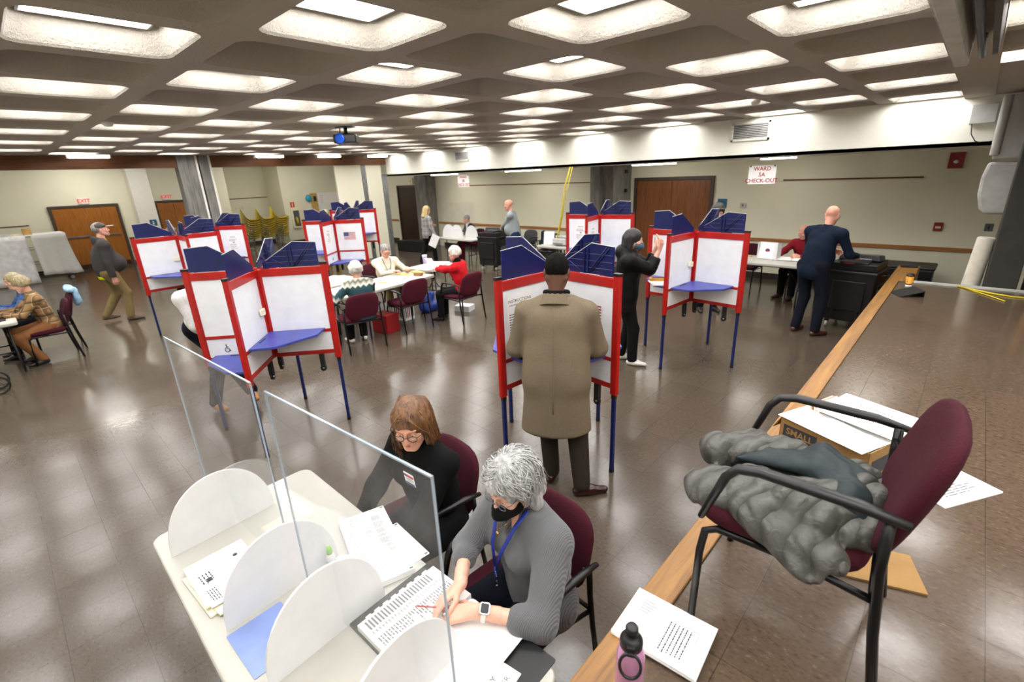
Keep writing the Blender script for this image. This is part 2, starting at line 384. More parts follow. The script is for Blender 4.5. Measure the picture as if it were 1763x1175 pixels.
# doors: (name, plane, a0, a1, height, material, leaves)
def door_y(name,x0,x1,h,mt,leaves=2):
    m=MB(); m.bb(x0,WY-.06,0,x0+.07,WY+.01,h); m.bb(x1-.07,WY-.06,0,x1,WY+.01,h); m.bb(x0+.07,WY-.06,h-.07,x1-.07,WY+.01,h)
    o=struct(name,m,MAT['door_frame'],bevel=.004); w=(x1-x0-.14)/leaves
    for i in range(leaves):
        m=MB(); m.bb(x0+.075+i*w,WY-.035,.01,x0+.065+(i+1)*w,WY-.005,h-.075); l=m.build('door_leaf',mt,o,bevel=.003)
        m=MB(); hx=x0+.07+(i+1)*w-.08 if i==0 else x0+.07+i*w+.08; m.box((hx,WY-.05,1.0),(.05,.02,.16)); m.rod((hx,WY-.07,1.02),(hx+(-.1 if i==0 else .1),WY-.07,1.02),.008); m.build('door_handle',MAT['metal_grey'],l)
    return o
def door_x(name,X,y0,y1,h,mt):
    m=MB(); m.bb(X,y0,0,X+.06,y0+.07,h); m.bb(X,y1-.07,0,X+.06,y1,h); m.bb(X,y0+.07,h-.07,X+.06,y1-.07,h)
    o=struct(name,m,MAT['door_frame'],bevel=.004); w=(y1-y0-.14)/2
    for i in range(2):
        m=MB(); m.bb(X+.005,y0+.075+i*w,.01,X+.035,y0+.065+(i+1)*w,h-.075); l=m.build('door_leaf',mt,o,bevel=.003)
        m=MB(); m.bb(X+.035,y0+.15+i*w,1.0,X+.075,y0-.0+(i+1)*w,1.04); m.build('push_bar',MAT['metal_grey'],l)
        m=MB(); m.bb(X+.035,y0+.09+i*w,.02,X+.04,y0+.05+(i+1)*w,.16); m.build('kick_plate',MAT['dark_wood'],l)
    return o
door_y('door_1',-6.12,-4.2,2.12,MAT['door_wood']); door_y('door_2',-16.15,-14.5,2.1,MAT['dark_wood'],1)
door_x('door_3',BX,1.36,3.06,1.95,MAT['door_wood_bright']); door_x('door_4',BX,4.02,5.1,1.95,MAT['door_wood_bright'])
# ---------------------------------------------------------------- ceiling lights
def ceiling_light():
    r=empty('ceiling_light'); s=.27
    m=MB(); m.box((0,0,.045),(2*s,2*s,.07),taper=.9); m.bb(-s,-s,0,s,-s+.012,.012);m.bb(-s,s-.012,0,s,s,.012);m.bb(-s,-s,0,-s+.012,s,.012);m.bb(s-.012,-s,0,s,s,.012)
    m.rod((0,0,.07),(0,0,.19),.02); m.build('light_frame',MAT['light_grey_plastic'],r)
    m=MB(); m.bb(-s+.013,-s+.013,.002,s-.013,s-.013,.009); m.build('light_lens',MAT['lens_light'],r)
    return r
proto=None
LIT.sort(key=lambda c:c[0]**2+c[1]**2)
for n,(x,y,i,j) in enumerate(LIT):
    if y<-1.9 or x>4.3: continue
    o=ceiling_light() if proto is None else copy_tree(proto); proto=proto or o
    o.location=(x,y,ZC+.125)
    o['category']='ceiling light'; o['group']='square ceiling lights in the waffle coffers'; o['label']='square white light panel set up inside a concrete ceiling coffer'
for x,y,g in ((-13.1,1.75,0),(-13.1,5.25,0),(-13.1,6.8,0),(-13.05,8.25,0),(-14.6,1.0,1),(-16.5,5,1),(-16.5,-1.5,1),(-16.5,9,1),(-19,2.2,1),(-19,7,1),(-18.2,3.6,1),(-17.6,.4,1),(-18.3,8.6,1),(-15.3,7.2,1)):  # g marks strips added out of view to brighten the back room
    r=empty('strip_light',(x,y,3.1 if g else ZC-.002),0,'long white strip light fixed under the ceiling beside the brown beam' if not g else 'white strip light added out of view to brighten the back room','ceiling light','strip lights '+('added beyond the brown beam' if g else 'along the brown beam'))
    m=MB(); m.bb(-.10,-.32,-.01,.10,.32,.0); m.bb(-.11,-.34,-.07,.11,-.32,0); m.bb(-.11,.32,-.07,.11,.34,0); m.build('light_housing',MAT['white_paint'],r)
    m=MB(); m.prism([(-.10,-.01),(-.075,-.065),(.075,-.065),(.10,-.01)],-.32,.32,M=Matrix.Rotation(R(90),4,'X')); m.build('light_lens',MAT['wrap_fill_back' if g else 'wrap_light'],r)
for x0,x1,y in ((-3.0,-2.4,9.9),(-9.4,-8.2,9.9),(-12.6,-11.4,9.9),(-5.6,-4.6,9.9),):  # first strip is in view; more are added to brighten the alcove
    r=empty('strip_light',((x0+x1)/2,y,ZS-.001),0,'thin white strip light under the low alcove ceiling, in a row extended to brighten it','ceiling light','strip lights under the alcove ceiling')
    w=(x1-x0)/2; m=MB(); m.bb(-w,-.06,-.012,w,.06,0); m.build('light_housing',MAT['white_paint'],r)
    m=MB(); m.bb(-w+.02,-.05,-.03,w-.02,.05,-.012); m.build('light_lens',MAT['wrap_light_alcove'],r)
# ================================================================ furniture builders
def pad_mesh(mb,w,h,t,ex=.35,bend=0,n=28,k=10,M=None,m=None,taper=0,et=.8):
    """pillow with a rounded-rectangle outline in x/z, thickness along y, bent around z"""
    M=M or Matrix.Identity(4); vs=[];fs=[]
    sp=lambda c,e: math.copysign(abs(c)**e,c)
    for i in range(k+1):
        ph=-PI/2+PI*i/k; cp=abs(math.cos(ph))**.45; y=sp(math.sin(ph),et)*t/2
        for j in range(n):
            a=2*PI*j/n; x=sp(math.cos(a),ex)*w/2*cp; z=sp(math.sin(a),ex)*h/2*cp
            x*=1+taper*(z/h)
            vs.append(M@Vector((x,y+bend*x*x,z)))
    for i in range(k):
        for j in range(n): fs.append((i*n+j,i*n+(j+1)%n,(i+1)*n+(j+1)%n,(i+1)*n+j))
    mb.add(vs,fs,m,True)
def chair(loc,face,label,group=None,arms=True,fab='burgundy_fabric',name='office_chair',z=0):
    r=empty(name,(loc[0],loc[1],z),R(face-90),label,'chair',group)
    m=MB(); pad_mesh(m,.50,.47,.085,.42,M=Matrix.Translation((0,.02,.445))@Matrix.Rotation(R(90),4,'X')@Matrix.Rotation(0,4,'Z'),et=.6); m.build('seat',MAT[fab],r)
    m=MB(); pad_mesh(m,.48,.41,.065,.60,bend=.38,M=Matrix.Translation((0,-.275,.65))@Matrix.Rotation(R(16),4,'X')); m.build('backrest',MAT[fab],r)
    for s in (-1,1):
        m=MB(); m.tube([(s*.235,.22,0.0),(s*.235,.215,.30),(s*.235,.205,.385),(s*.232,.17,.405),(s*.23,.0,.405)],.0125,8); m.build('leg',MAT['black_metal'],r)
        m=MB(); m.tube([(s*.27,-.29,0.0),(s*.268,-.245,.30),(s*.265,-.225,.50),(s*.26,-.222,.66)],.0135,8); m.build('leg',MAT['black_metal'],r)
        if arms:
            m=MB(); m.tube([(s*.272,-.26,.655),(s*.275,-.16,.672),(s*.277,.07,.68),(s*.277,.125,.668),(s*.275,.155,.63),(s*.262,.215,.455)],[.013,.019,.019,.018,.017,.013],8,flat=.8); m.build('armrest',MAT['black_plastic'],r)
    m=MB(); m.rod((-.26,-.225,.42),(.26,-.225,.42),.011); m.tube([(-.255,-.222,.62),(-.15,-.25,.60),(.15,-.25,.60),(.255,-.222,.62)],.011)
    for s in (-1,1): m.tube([(s*.23,.17,.402),(s*.23,-.05,.40),(s*.262,-.225,.40)],.011)
    m.rod((-.23,.10,.40),(.23,.10,.40),.010); m.build('seat_frame',MAT['black_metal'],r)
    return r
def folding_table(cx,cy,L,W,ang,label,name='folding_table',h=.74,group=None):
    r=empty(name,(cx,cy,0),R(ang),label,'table',group)
    m=MB(); m.prism(rrect(L,W,.06,5),h-.045,h); m.build('tabletop',MAT['table_plastic'],r,bevel=.012,seg=3)
    m=MB(); m.prism(rrect(L-.10,W-.10,.04,3),h-.06,h-.045); m.build('table_rim',MAT['grey_plastic'],r)
    for s in (-1,1):
        x=s*(L/2-.26)
        for t in (-1,1):
            m=MB(); m.tube([(x,t*(W/2-.12),h-.06),(x,t*(W/2-.10),.02),(x,t*(W/2-.10),0)],.0125); m.build('leg',MAT['black_metal'],r)
        m=MB(); m.rod((x,-W/2+.10,.30),(x,W/2-.10,.30),.010); m.rod((x,-W/2+.12,h-.07),(x,W/2-.12,h-.07),.011); m.rod((x,0,.30),(x-s*.30,0,h-.06),.009); m.build('leg_brace',MAT['black_metal'],r)
    return r
# ---- printed sheets
def text_block(m,x0,y0,x1,y1,rows,z=0,h=.45,ragged=.35,mi=None,gap=0):
    dy=(y1-y0)/rows
    for i in range(rows):
        if gap and i%gap==gap-1: continue
        y=y1-dy*(i+.5); e=x1-(x1-x0)*random.random()*ragged
        x=x0
        while x<e-.004:
            w_=min(e-x,random.uniform(.25,.8)*(x1-x0)*.35); m.bb(x,y-dy*h/2,z,x+w_*.9,y+dy*h/2,z+.0002,m=mi); x+=w_+.0015
def sheet(mb,w,h,z=0,t=.0012,m=0,c=(0,0)): mb.bb(c[0]-w/2,c[1]-h/2,z,c[0]+w/2,c[1]+h/2,z+t,m=m)
# ---- voting booth
def flag_mesh(w=.24,h=.145):
    m=MB()
    for i in range(7): m.bb(-w/2,h/2-(2*i+1)*h/13,0,w/2,h/2-2*i*h/13,.0006,m=0)
    m.bb(-w/2,h/2-7*h/13,.0003,-w/2+.42*w,h/2,.0010,m=1)
    for i in range(5):
        for j in range(6): m.box((-w/2+.035*w+j*.07*w,h/2-.05*h-i*.105*h,.0011),(.018*w,.03*h,.0004),m=2)
    return m
def decal_M(x,z,side,off=.017): # on an arm: side +1 is the +y face
    return frame((x,side*off,z),(-side,0,0),(0,0,1)) if True else None
def instruct(kind):
    m=MB(); sheet(m,.21,.28); 
    text_block(m,-.085,.02,.085,.07,3,.0013,mi=2); m.box((0,-.0,.0014),(.03,.018,.0004),m=1); text_block(m,-.085,-.12,.085,-.03,7,.0013,mi=2,gap=3); text_block(m,-.06,.09,.06,.12,2,.0013,mi=2,ragged=.05)
    return m
def isa_symbol(parent,M):
    m=MB(); m.ball((-.004,.032,.001),.007,8,sc=(1,1,.15))
    m.tube([(-.004,.022,.001),(-.004,-.004,.001),(.016,-.004,.001),(.024,-.026,.001),(.030,-.026,.001)],.0035,5)
    m.rod((-.004,.012,.001),(.014,.012,.001),.003,5)
    m.tube([(-.002+.021*math.cos(a),-.016+.021*math.sin(a),.001) for a in [R(120+20*i) for i in range(13)]],.003,5)
    o=m.build('wheelchair_symbol',MAT['ink'],parent); o.matrix_local=M
def booth(loc,rot,label,low=(),decals=(),wings=(0,1,2,3),lamps=(0,),group='four-sided voting booths'):
    r=empty('voting_booth',(loc[0],loc[1],0),R(rot),label,'voting booth',group)
    L=.61; arms=[]
    for k in range(4):
        a=bpy.data.objects.new('booth_panel',None); a.rotation_euler=(0,0,R(90*k)); a.empty_display_size=.1
        m=MB()
        m.prism(rrect(.062,.042,.012,2,L-.012,0),.69,1.605,m=0)
        m.bb(.012,-.015,.74,.045,.015,1.58,m=0)
        for z0,z1 in ((1.515,1.585),(.955,.985),(.735,.775)): m.bb(.04,-.014,z0,L-.04,.014,z1,m=0)
        o=m.build('booth_panel',[MAT['booth_red']],r,bevel=.003,rz=R(90*k)); arms.append(o)
        m=MB(); m.bb(.045,-.006,.985,L-.042,.006,1.515); m.bb(.045,-.006,.775,L-.042,.006,.955); m.build('white_insert',MAT['booth_white'],o)
        m=MB(); m.prism(rrect(.066,.046,.012,2,L-.012,0),1.603,1.622); m.bb(.05,-.012,1.585,.12,.012,1.592); m.build('end_cap',MAT['black_plastic'],o)
        m=MB(); m.prism(rrect(.030,.030,.005,2,L-.012,0),0.02,.69,m=0); m.prism(rrect(.034,.034,.005,2,L-.012,0),.655,.695,m=1); m.prism(rrect(.033,.033,.005,2,L-.012,0),0,.03,m=1); m.build('leg',[MAT['leg_blue'],MAT['black_plastic']],r,rz=R(90*k))
        if k in wings:
            m=MB(); P=[(.07,1.592),(.56,1.592),(.56,1.80),(.36,1.815),(.10,1.655),(.07,1.64)]
            Mx=Matrix(((1,0,0,0),(0,0,-1,0),(0,1,0,0),(0,0,0,1)))
            s=1
            m.prism(P,-.004,.004,M=Matrix.Translation((0,s*.004,0))@Mx,m=0)
            y=-s*.007
            for q in (.30,.335): m.bb(q-.006,y-.006,1.595,q+.006,y+.003,1.775,m=0)
            for a,b in (((.36,1.60),(.52,1.79)),((.34,1.60),(.50,1.795)),((.28,1.60),(.16,1.67))): m.rod((a[0],y,a[1]),(b[0],y,b[1]),.004,5,m=0)
            for z_ in (1.64,1.69,1.74): m.rod((.10+max(0,(z_-1.65))*1.55,y,z_),(.55,y,z_),.0015,4,m=1)
            m.tube([(.56,0,1.802),(.36,0,1.817),(.10,0,1.657)],.0035,5,m=2)
            m.build('privacy_wing',[MAT['booth_blue_dark'],MAT['grey_plastic'],MAT['light_grey_plastic']],o)
        if k in (0,1,2):
            m=MB(); x_=.13 if k!=1 else .44; m.bb(x_-.02,-.02,.60,x_+.02,.02,.735,m=0); m.lathe([(.0,-.012),(.03,-.012),(.03,.012),(0,.012)],12,m=0,M=Matrix.Translation((x_,0,.585))@Matrix.Rotation(R(90),4,'X')); m.lathe([(0,-.014),(.01,-.014),(.01,.014),(0,.014)],8,m=1,M=Matrix.Translation((x_,0,.585))@Matrix.Rotation(R(90),4,'X')); m.build('caster',[MAT['black_rubber'],MAT['chrome']],o)
        if k in lamps:
            m=MB(); m.box((.10,.022,1.21),(.10,.022,.055)); m.box((.085,.02,1.19),(.05,.03,.03)); m.build('clip_lamp',MAT['paper_cream'],o,bevel=.008)
        # table in the quadrant k..k+1
        z0=.775 if k in low else .975
        m=MB(); m.prism([(.015,.015),(.52,.015),(.50,.22),(.22,.50),(.015,.52)],z0,z0+.022); m.prism([(.03,.03),(.30,.03),(.03,.30)],z0-.03,z0); m.build('table_shelf',MAT['booth_blue_top'],r,bevel=.003,rz=R(90*k))
        m=MB(); m.box((.30,.05,z0+.024),(.13,.014,.004)); m.build('pen_slot',MAT['black_plastic'],r.children[-1])
    m=MB(); m.bb(-.014,-.014,.73,.014,.014,1.60); m.build('center_post',MAT['booth_red'],r)
    for (k,side,x,z,kind) in decals:
        M=decal_M(x,z,side,.0075)
        if kind=='flag':
            o=flag_mesh().build('flag_sticker',[MAT['flag_red'],MAT['flag_blue'],MAT['paper']],arms[k]); o.matrix_local=M
        elif kind=='isa': isa_symbol(arms[k],M)
        elif kind=='sheet':
            o=instruct(0).build('instruction_sheet',[MAT['paper'],MAT['ink'],MAT['ink_faint']],arms[k]); o.matrix_local=M
        elif kind=='INSTRUCTIONS':
            m=MB(); sheet(m,.26,.40); text_block(m,-.11,-.17,.10,.06,12,.0013,mi=1); o=m.build('instruction_sheet',[MAT['paper'],MAT['ink_light']],arms[k]); o.matrix_local=M
            lettering('INSTRUCTIONS',.034,MAT['ink_mid'],Matrix.Translation((0,.15,.0015)),o,ext=.0004); lettering('FOR MARKING BALLOT',.018,MAT['ink_mid'],Matrix.Translation((-.01,.12,.0015)),o,ext=.0004)
    return r
booth((-4.65,1.55),-40.4,'near voting booth left of the tan coat man, man in white shirt bent behind it',low=(3,),decals=((0,-1,.16,.86,'isa'),(3,1,.40,.86,'isa')))
booth((-2.32,2.96),-94.5,'voting booth where the man in the tan trench coat stands',decals=((0,1,.40,1.27,'INSTRUCTIONS'),(1,-1,.345,1.29,'flag')),lamps=())
booth((-2.35,5.71),-94.5,'voting booth right of the person in the black puffer coat',decals=())
booth((-4.78,7.37),-76.9,'voting booth in front of the concrete pillar and brown double doors',decals=((3,1,.34,1.27,'sheet'),(0,1,.30,1.27,'sheet')),lamps=())
booth((-9.37,4.76),-49.2,'voting booth with a flag sticker, behind the woman in the green patterned sweater',low=(0,),decals=((0,1,.33,1.3,'sheet'),(1,-1,.30,1.27,'flag'),(0,1,.30,.865,'isa')),lamps=())
booth((-12.1,6.75),-49,'farthest voting booth, beside the cream folding partition',decals=(),lamps=())
booth((-9.49,2.09),-1.7,'voting booth just right of the man in the grey hoodie',lamps=(3,),decals=())
booth((-10.75,3.0),-50.2,'voting booth with flag and instruction sheet, under the twin concrete columns',decals=((0,1,.36,1.22,'flag'),(1,-1,.34,1.27,'sheet')),lamps=())
# ---- tables
folding_table(-1.62,.515,1.86,.77,0,'off-white folding table in the foreground under the acrylic shields')
folding_table(-6.79,4.07,1.83,.76,97.5,'off-white folding table covered in papers, in front of the woman in red')
folding_table(-7.30,5.55,.8,.6,97,'short folding table holding the tumbler beyond the papers table')
folding_table(-7.60,3.2,1.83,.76,92,'folding table behind the papers table, mostly hidden by the near voting booth')
folding_table(-10.1,8.85,1.42,.72,0,'white folding table with white dividers, beside the left black ballot box')
folding_table(-6.75,8.85,1.0,.62,0,'small white table holding the printer by the yellow cord')
folding_table(-2.5,9.05,1.83,.76,0,'white folding table under the WARD 5A sign')
folding_table(-9.38,-.42,1.0,.72,0,'folding table at the left edge, in front of the woman in the plaid jacket')
folding_table(-16.5,3.3,1.5,.7,90,'distant white folding table behind the man in the grey hoodie')
# ---- chairs
chair((-.235,1.55),184,'burgundy armchair standing on the stage with a puffer jacket on its seat',z=ST)
chair((-1.97,1.22),-96,'burgundy armchair under the woman in the black sweater')
chair((-1.20,1.20),-94,'burgundy armchair under the grey-haired woman in the black mask')
chair((-6.39,4.28),181,'empty burgundy armchair pulled up to the middle papers table',fab='burgundy_light')
chair((-6.02,5.12),184,'burgundy armchair under the woman in the red cardigan',fab='burgundy_light')
chair((-6.22,3.31),170,'burgundy armchair under the woman in the green patterned sweater',fab='burgundy_light')
chair((-7.72,4.72),8,'dark armchair under the woman in the cream blouse')
chair((-9.52,.18),-88,'burgundy armless chair under the woman in the plaid jacket',arms=False)
chair((-10.1,.28),-90,'burgundy armless chair under the woman in the blue floral blouse',arms=False)
chair((-10.6,9.62),-100,'burgundy chair under the seated man in the dark vest')
chair((-1.95,9.75),-90,'burgundy chair under the seated man in the red sweater')
chair((-3.05,9.85),-90,'empty burgundy chair pushed in behind the 5A check-out table')
chair((-7.75,9.6),-75,'dark armchair with coats on it, behind the small printer table',fab='black_plastic')
chair((-8.85,9.95),-90,'dark chair against the back wall beside the bald man in the grey shirt',fab='black_plastic')
# ================================================================ ballot boxes
def ballot_box(loc,rot,label):
    r=empty('ballot_box',(loc[0],loc[1],0),R(rot),label,'ballot box','black rolling ballot boxes')
    m=MB(); m.box((0,0,.47),(.56,.62,.70),taper=1.07); m.bb(-.31,-.34,.80,.31,.34,.85)
    for s in (-1,1):
        for x in (-.15,.15): m.box((x,s*.315,.45),(.05,.03,.6))
        m.box((s*.30,0,.62),(.03,.3,.05))
    m.build('bin_body',MAT['black_plastic'],r,bevel=.015)
    m=MB(); m.box((.0,-.335,.50),(.40,.02,.42)); m.build('front_door',MAT['black_plastic'],r,bevel=.01); m=MB(); m.box((.30,.05,.42),(.02,.36,.44)); m.build('side_panel',MAT['grey_plastic'],r,bevel=.008)
    m=MB(); m.box((0,0,.90),(.56,.60,.10)); m.box((0,.12,.985),(.50,.34,.09),rx=R(-8),taper=.93); m.bb(-.17,-.30,.94,.17,-.08,.975); m.build('scanner',MAT['black_plastic'],r,bevel=.012)
    m=MB(); m.box((0,-.02,1.005),(.30,.10,.012),rx=R(35)); m.build('screen',MAT['grey_plastic'],r)
    m=MB(); m.box((-.05,-.31,.955),(.12,.01,.012)); m.build('ballot_slot',MAT['red_sign'],r)
    for sx in (-1,1):
        for sy in (-1,1):
            m=MB(); m.box((sx*.21,sy*.25,.105),(.05,.05,.05),m=0); m.lathe([(0,-.015),(.045,-.015),(.045,.015),(0,.015)],14,m=1,M=Matrix.Translation((sx*.21,sy*.25,.045))@Matrix.Rotation(R(90),4,'Y')); m.build('caster',[MAT['black_plastic'],MAT['light_grey_plastic']],r)
    for s in (-1,1):
        m=MB(); m.tube([(s*.10,.33,.83),(s*.10,.40,.84),(-s*.10,.40,.84)] if s>0 else [(.31,-.08,.78),(.36,-.06,.78),(.36,.06,.78),(.31,.08,.78)],.011); m.build('handle',MAT['black_plastic'],r)
    return r
ballot_box((-8.92,8.85),10,'black rolling ballot box in front of the bald man in the grey shirt')
ballot_box((-1.03,8.35),-5,'black rolling ballot box the man in the navy sweater leans over')
# ================================================================ soft bodies: a signed-distance field of tapered limbs, meshed by surface nets
A=lambda p: np.array(p,dtype=float)
def surf_nets(F,org,h):
    nx,ny,nz=F.shape; s=F<0
    c=[s[i:nx-1+i,j:ny-1+j,k:nz-1+k] for i in (0,1) for j in (0,1) for k in (0,1)]
    tot=sum(x.astype(np.int8) for x in c); act=(tot>0)&(tot<8)
    I=np.argwhere(act)
    if len(I)==0: return np.zeros((0,3)),[]
    pos=np.zeros((len(I),3)); cnt=np.zeros(len(I))
    a,b,d=I.T
    for ax in range(3):
        o=[q for q in range(3) if q!=ax]
        for u in (0,1):
            for v in (0,1):
                off=[0,0,0]; off[o[0]]=u; off[o[1]]=v; e=list(off); e[ax]=1
                f0=F[a+off[0],b+off[1],d+off[2]]; f1=F[a+e[0],b+e[1],d+e[2]]
                m=(f0<0)!=(f1<0); t=np.where(m,f0/np.where(m,f0-f1,1),0)
                for q in range(3): pos[:,q]+=np.where(m,off[q]+(t if q==ax else 0),0)
                cnt+=m
    pos=(pos/cnt[:,None]+I)*h+org
    idx=-np.ones(act.shape,dtype=np.int64); idx[a,b,d]=np.arange(len(I)); faces=[]
    for ax in range(3):
        o=[q for q in range(3) if q!=ax]
        sl0=[slice(None)]*3; sl1=[slice(None)]*3; sl0[ax]=slice(0,-1); sl1[ax]=slice(1,None)
        ch=s[tuple(sl0)]!=s[tuple(sl1)]; E=np.argwhere(ch)
        E=E[(E[:,o[0]]>0)&(E[:,o[1]]>0)&(E[:,o[0]]<F.shape[o[0]]-1)&(E[:,o[1]]<F.shape[o[1]]-1)]
        if len(E)==0: continue
        q=[]
        for du,dv in ((-1,-1),(0,-1),(0,0),(-1,0)):
            G_=E.copy(); G_[:,o[0]]+=du; G_[:,o[1]]+=dv; q.append(idx[G_[:,0],G_[:,1],G_[:,2]])
        Q=np.stack(q,1); ins=s[E[:,0],E[:,1],E[:,2]]
        flip=ins if ax!=1 else ~ins
        Q=np.where(flip[:,None],Q,Q[:,::-1]); faces.append(Q[(Q>=0).all(1)])
    return pos,(np.concatenate(faces) if faces else [])
class Field:
    """prims: (a,b,ra,rb[,flatdir,flatscale]) ; k = blend radius"""
    def __init__(s,k=.03): s.p=[]; s.k=k; s.cut=[]; s.sub=[]; s.noise=None
    def cap(s,a,b,ra,rb=None,fd=None,fs=1,k=None): s.p.append((A(a),A(b),ra,ra if rb is None else rb,None if fd is None else A(fd)/np.linalg.norm(fd),fs,k)); return s
    def ell(s,c,r,M=None,k=None): s.p.append(('e',A(c),A(r),None if M is None else A(M),k)); return s
    def sube(s,c,r,M=None,k=.01): s.sub.append((A(c),A(r),None if M is None else A(M),k)); return s
    def mesh(s,h):
        lo=[];hi=[]
        for q in s.p:
            if isinstance(q[0],str): lo.append(q[1]-max(q[2])); hi.append(q[1]+max(q[2]))
            else: r=max(q[2],q[3])*max(1,q[5]); lo.append(np.minimum(q[0],q[1])-r); hi.append(np.maximum(q[0],q[1])+r)
        pad=h*3+(.015 if s.noise else 0); lo=np.min(lo,0)-pad; hi=np.max(hi,0)+pad; lo=np.floor(lo/h)*h
        n=np.ceil((hi-lo)/h).astype(int)+1
        ax=[lo[i]+h*np.arange(n[i]) for i in range(3)]
        F=np.full(n,.08,dtype=np.float32)
        def box(l,u):
            i0=np.clip(np.floor((l-lo)/h).astype(int),0,n-1); i1=np.clip(np.ceil((u-lo)/h).astype(int)+1,1,n)
            sl=tuple(slice(a,b) for a,b in zip(i0,i1)); P=np.stack(np.meshgrid(*[ax[i][sl[i]] for i in range(3)],indexing='ij'),-1); return sl,P
        def ed(P,c,r,M):
            Q=P-c
            if M is not None: Q=Q@M   # columns of M = local axes
            k0=np.linalg.norm(Q/r,axis=-1); k1=np.linalg.norm(Q/(r*r),axis=-1); return k0*(k0-1)/np.maximum(k1,1e-6)
        for q in s.p:
            if isinstance(q[0],str):
                kk=q[4] or s.k; m=max(q[2])+kk+2*h; sl,P=box(q[1]-m,q[1]+m); d=ed(P,q[1],q[2],q[3])
            else:
                a,b,ra,rb,fd,fs,kk=q; kk=kk or s.k; m=max(ra,rb)*max(1,fs)+kk+2*h
                sl,P=box(np.minimum(a,b)-m,np.maximum(a,b)+m); ba=b-a; pa=P-a; l2=max(ba@ba,1e-9)
                t=np.clip(pa@ba/l2,0,1); v=pa-t[...,None]*ba
                if fd is not None: v=v+(v@fd)[...,None]*fd*(1/fs-1)
                d=np.linalg.norm(v,axis=-1)-(ra+(rb-ra)*t)
            f=F[sl]; hh=np.clip(.5+.5*(f-d)/kk,0,1); F[sl]=f*(1-hh)+d*hh-kk*hh*(1-hh)
        for c,r,M,kk in s.sub:
            m=max(r)+kk+2*h; sl,P=box(c-m,c+m); d=-ed(P,c,r,M); f=F[sl]; hh=np.clip(.5-.5*(f-d)/kk,0,1); F[sl]=f*(1-hh)+d*hh+kk*hh*(1-hh)
        if s.noise or s.cut or getattr(s,'quilt',None):
            P=np.stack(np.meshgrid(*ax,indexing='ij'),-1).astype(np.float32)
            if s.noise:
                amp,fr,st=s.noise; W=P*np.array([1,1,st])*fr
                x,y,z=W[...,0],W[...,1],W[...,2]
                w1=np.sin(x*1.1+1.7*np.sin(y*.9+z*.6))+np.sin(y*1.3+1.3*np.sin(z*1.1-x*.5)+1)+np.sin(z*1.2+1.5*np.sin(x*.8)+2)
                w2=np.sin((x+y)*2.3+z*1.1+w1)*.5
                F+=(amp*(w1/3+w2*.5)).astype(np.float32)
            if getattr(s,'quilt',None):
                qa,qf,qd=s.quilt; F+=(qa*(1-np.abs(np.sin(P@A(qd).astype(np.float32)*qf+2.2*np.sin(P[...,1]*9+P[...,2]*6)+1.3*np.sin(P[...,0]*14)))**.6)).astype(np.float32)
            for p,nn in s.cut: F=np.maximum(F,(P-A(p).astype(np.float32))@A(nn).astype(np.float32))
        F[0]=F[-1]=.05; F[:,0]=F[:,-1]=.05; F[:,:,0]=F[:,:,-1]=.05
        return surf_nets(F,lo,h)
def add_field(mb,fld,h,m=0,loc=(0,0,0),smooth=True,relax=1):
    v,f=fld.mesh(h); v=v-A(loc)
    mb.add(v.tolist(),[tuple(int(i) for i in q) for q in f],m,smooth)
def ik(a,c,l1,l2,pole):
    a,c,pole=A(a),A(c),A(pole); d=c-a; L=np.linalg.norm(d); u=d/L
    L=min(L,(l1+l2)*.995); c=a+u*L
    x=(l1*l1-l2*l2+L*L)/(2*L); y=math.sqrt(max(l1*l1-x*x,0)); p=pole-(pole@u)*u; p/=np.linalg.norm(p)
    return a+u*x+p*y, c
def unit(v): v=A(v); return v/np.linalg.norm(v)
def hand(fl,wr,d,nrm,side,s=1,curl=.5,thumb=1,point=0):
    """wr wrist, d direction of the palm, nrm = back-of-hand normal, side=+1 when the thumb is on cross(d,nrm)"""
    d=unit(d); nrm=unit(A(nrm)-(A(nrm)@d)*d); t=np.cross(d,nrm)*side
    pc=wr+d*.045*s
    fl.cap(wr-d*.01*s,wr+d*.02*s,.024*s,.026*s,nrm,.72,.015)
    for q in (-.026,-.009,.009,.026): fl.cap(wr+d*.015*s+t*q*.7*s,wr+d*.085*s+t*q*s,.015*s,.0115*s,k=.010)
    for i,(q,l) in enumerate(((.030,.95),(.010,1.05),(-.010,.98),(-.029,.78))):
        b=wr+d*.088*s+t*q*s; cu=curl*(.85+.12*i)
        if point and i==0: cu=curl*.35
        dd=d; ang=0
        for j,(ll,r0,r1) in enumerate(((.040,.0098,.0090),(.026,.0090,.0082),(.021,.0082,.0068))):
            ang+=cu*(.75 if j==0 else .95); dd=d*math.cos(ang)-nrm*math.sin(ang)+t*(q*.6)*(1-j*.3)
            dd=unit(dd); e=b+dd*ll*l*s; fl.cap(b,e,r0*s,r1*s,k=.004); b=e
    b=wr+d*.022*s+t*.022*s-nrm*.004*s; e=b+unit(d*.75+t*.75-nrm*.35)*.042*s; fl.cap(b,e,.0135*s,.0105*s,k=.012)
    e2=e+unit(d*1.0+t*.15-nrm*.35)*.034*s; fl.cap(e,e2,.0105*s,.0095*s,k=.005); e3=e2+unit(d*1.0-t*.2-nrm*.5)*.024*s; fl.cap(e2,e3,.0095*s,.0075*s,k=.004)
    return pc
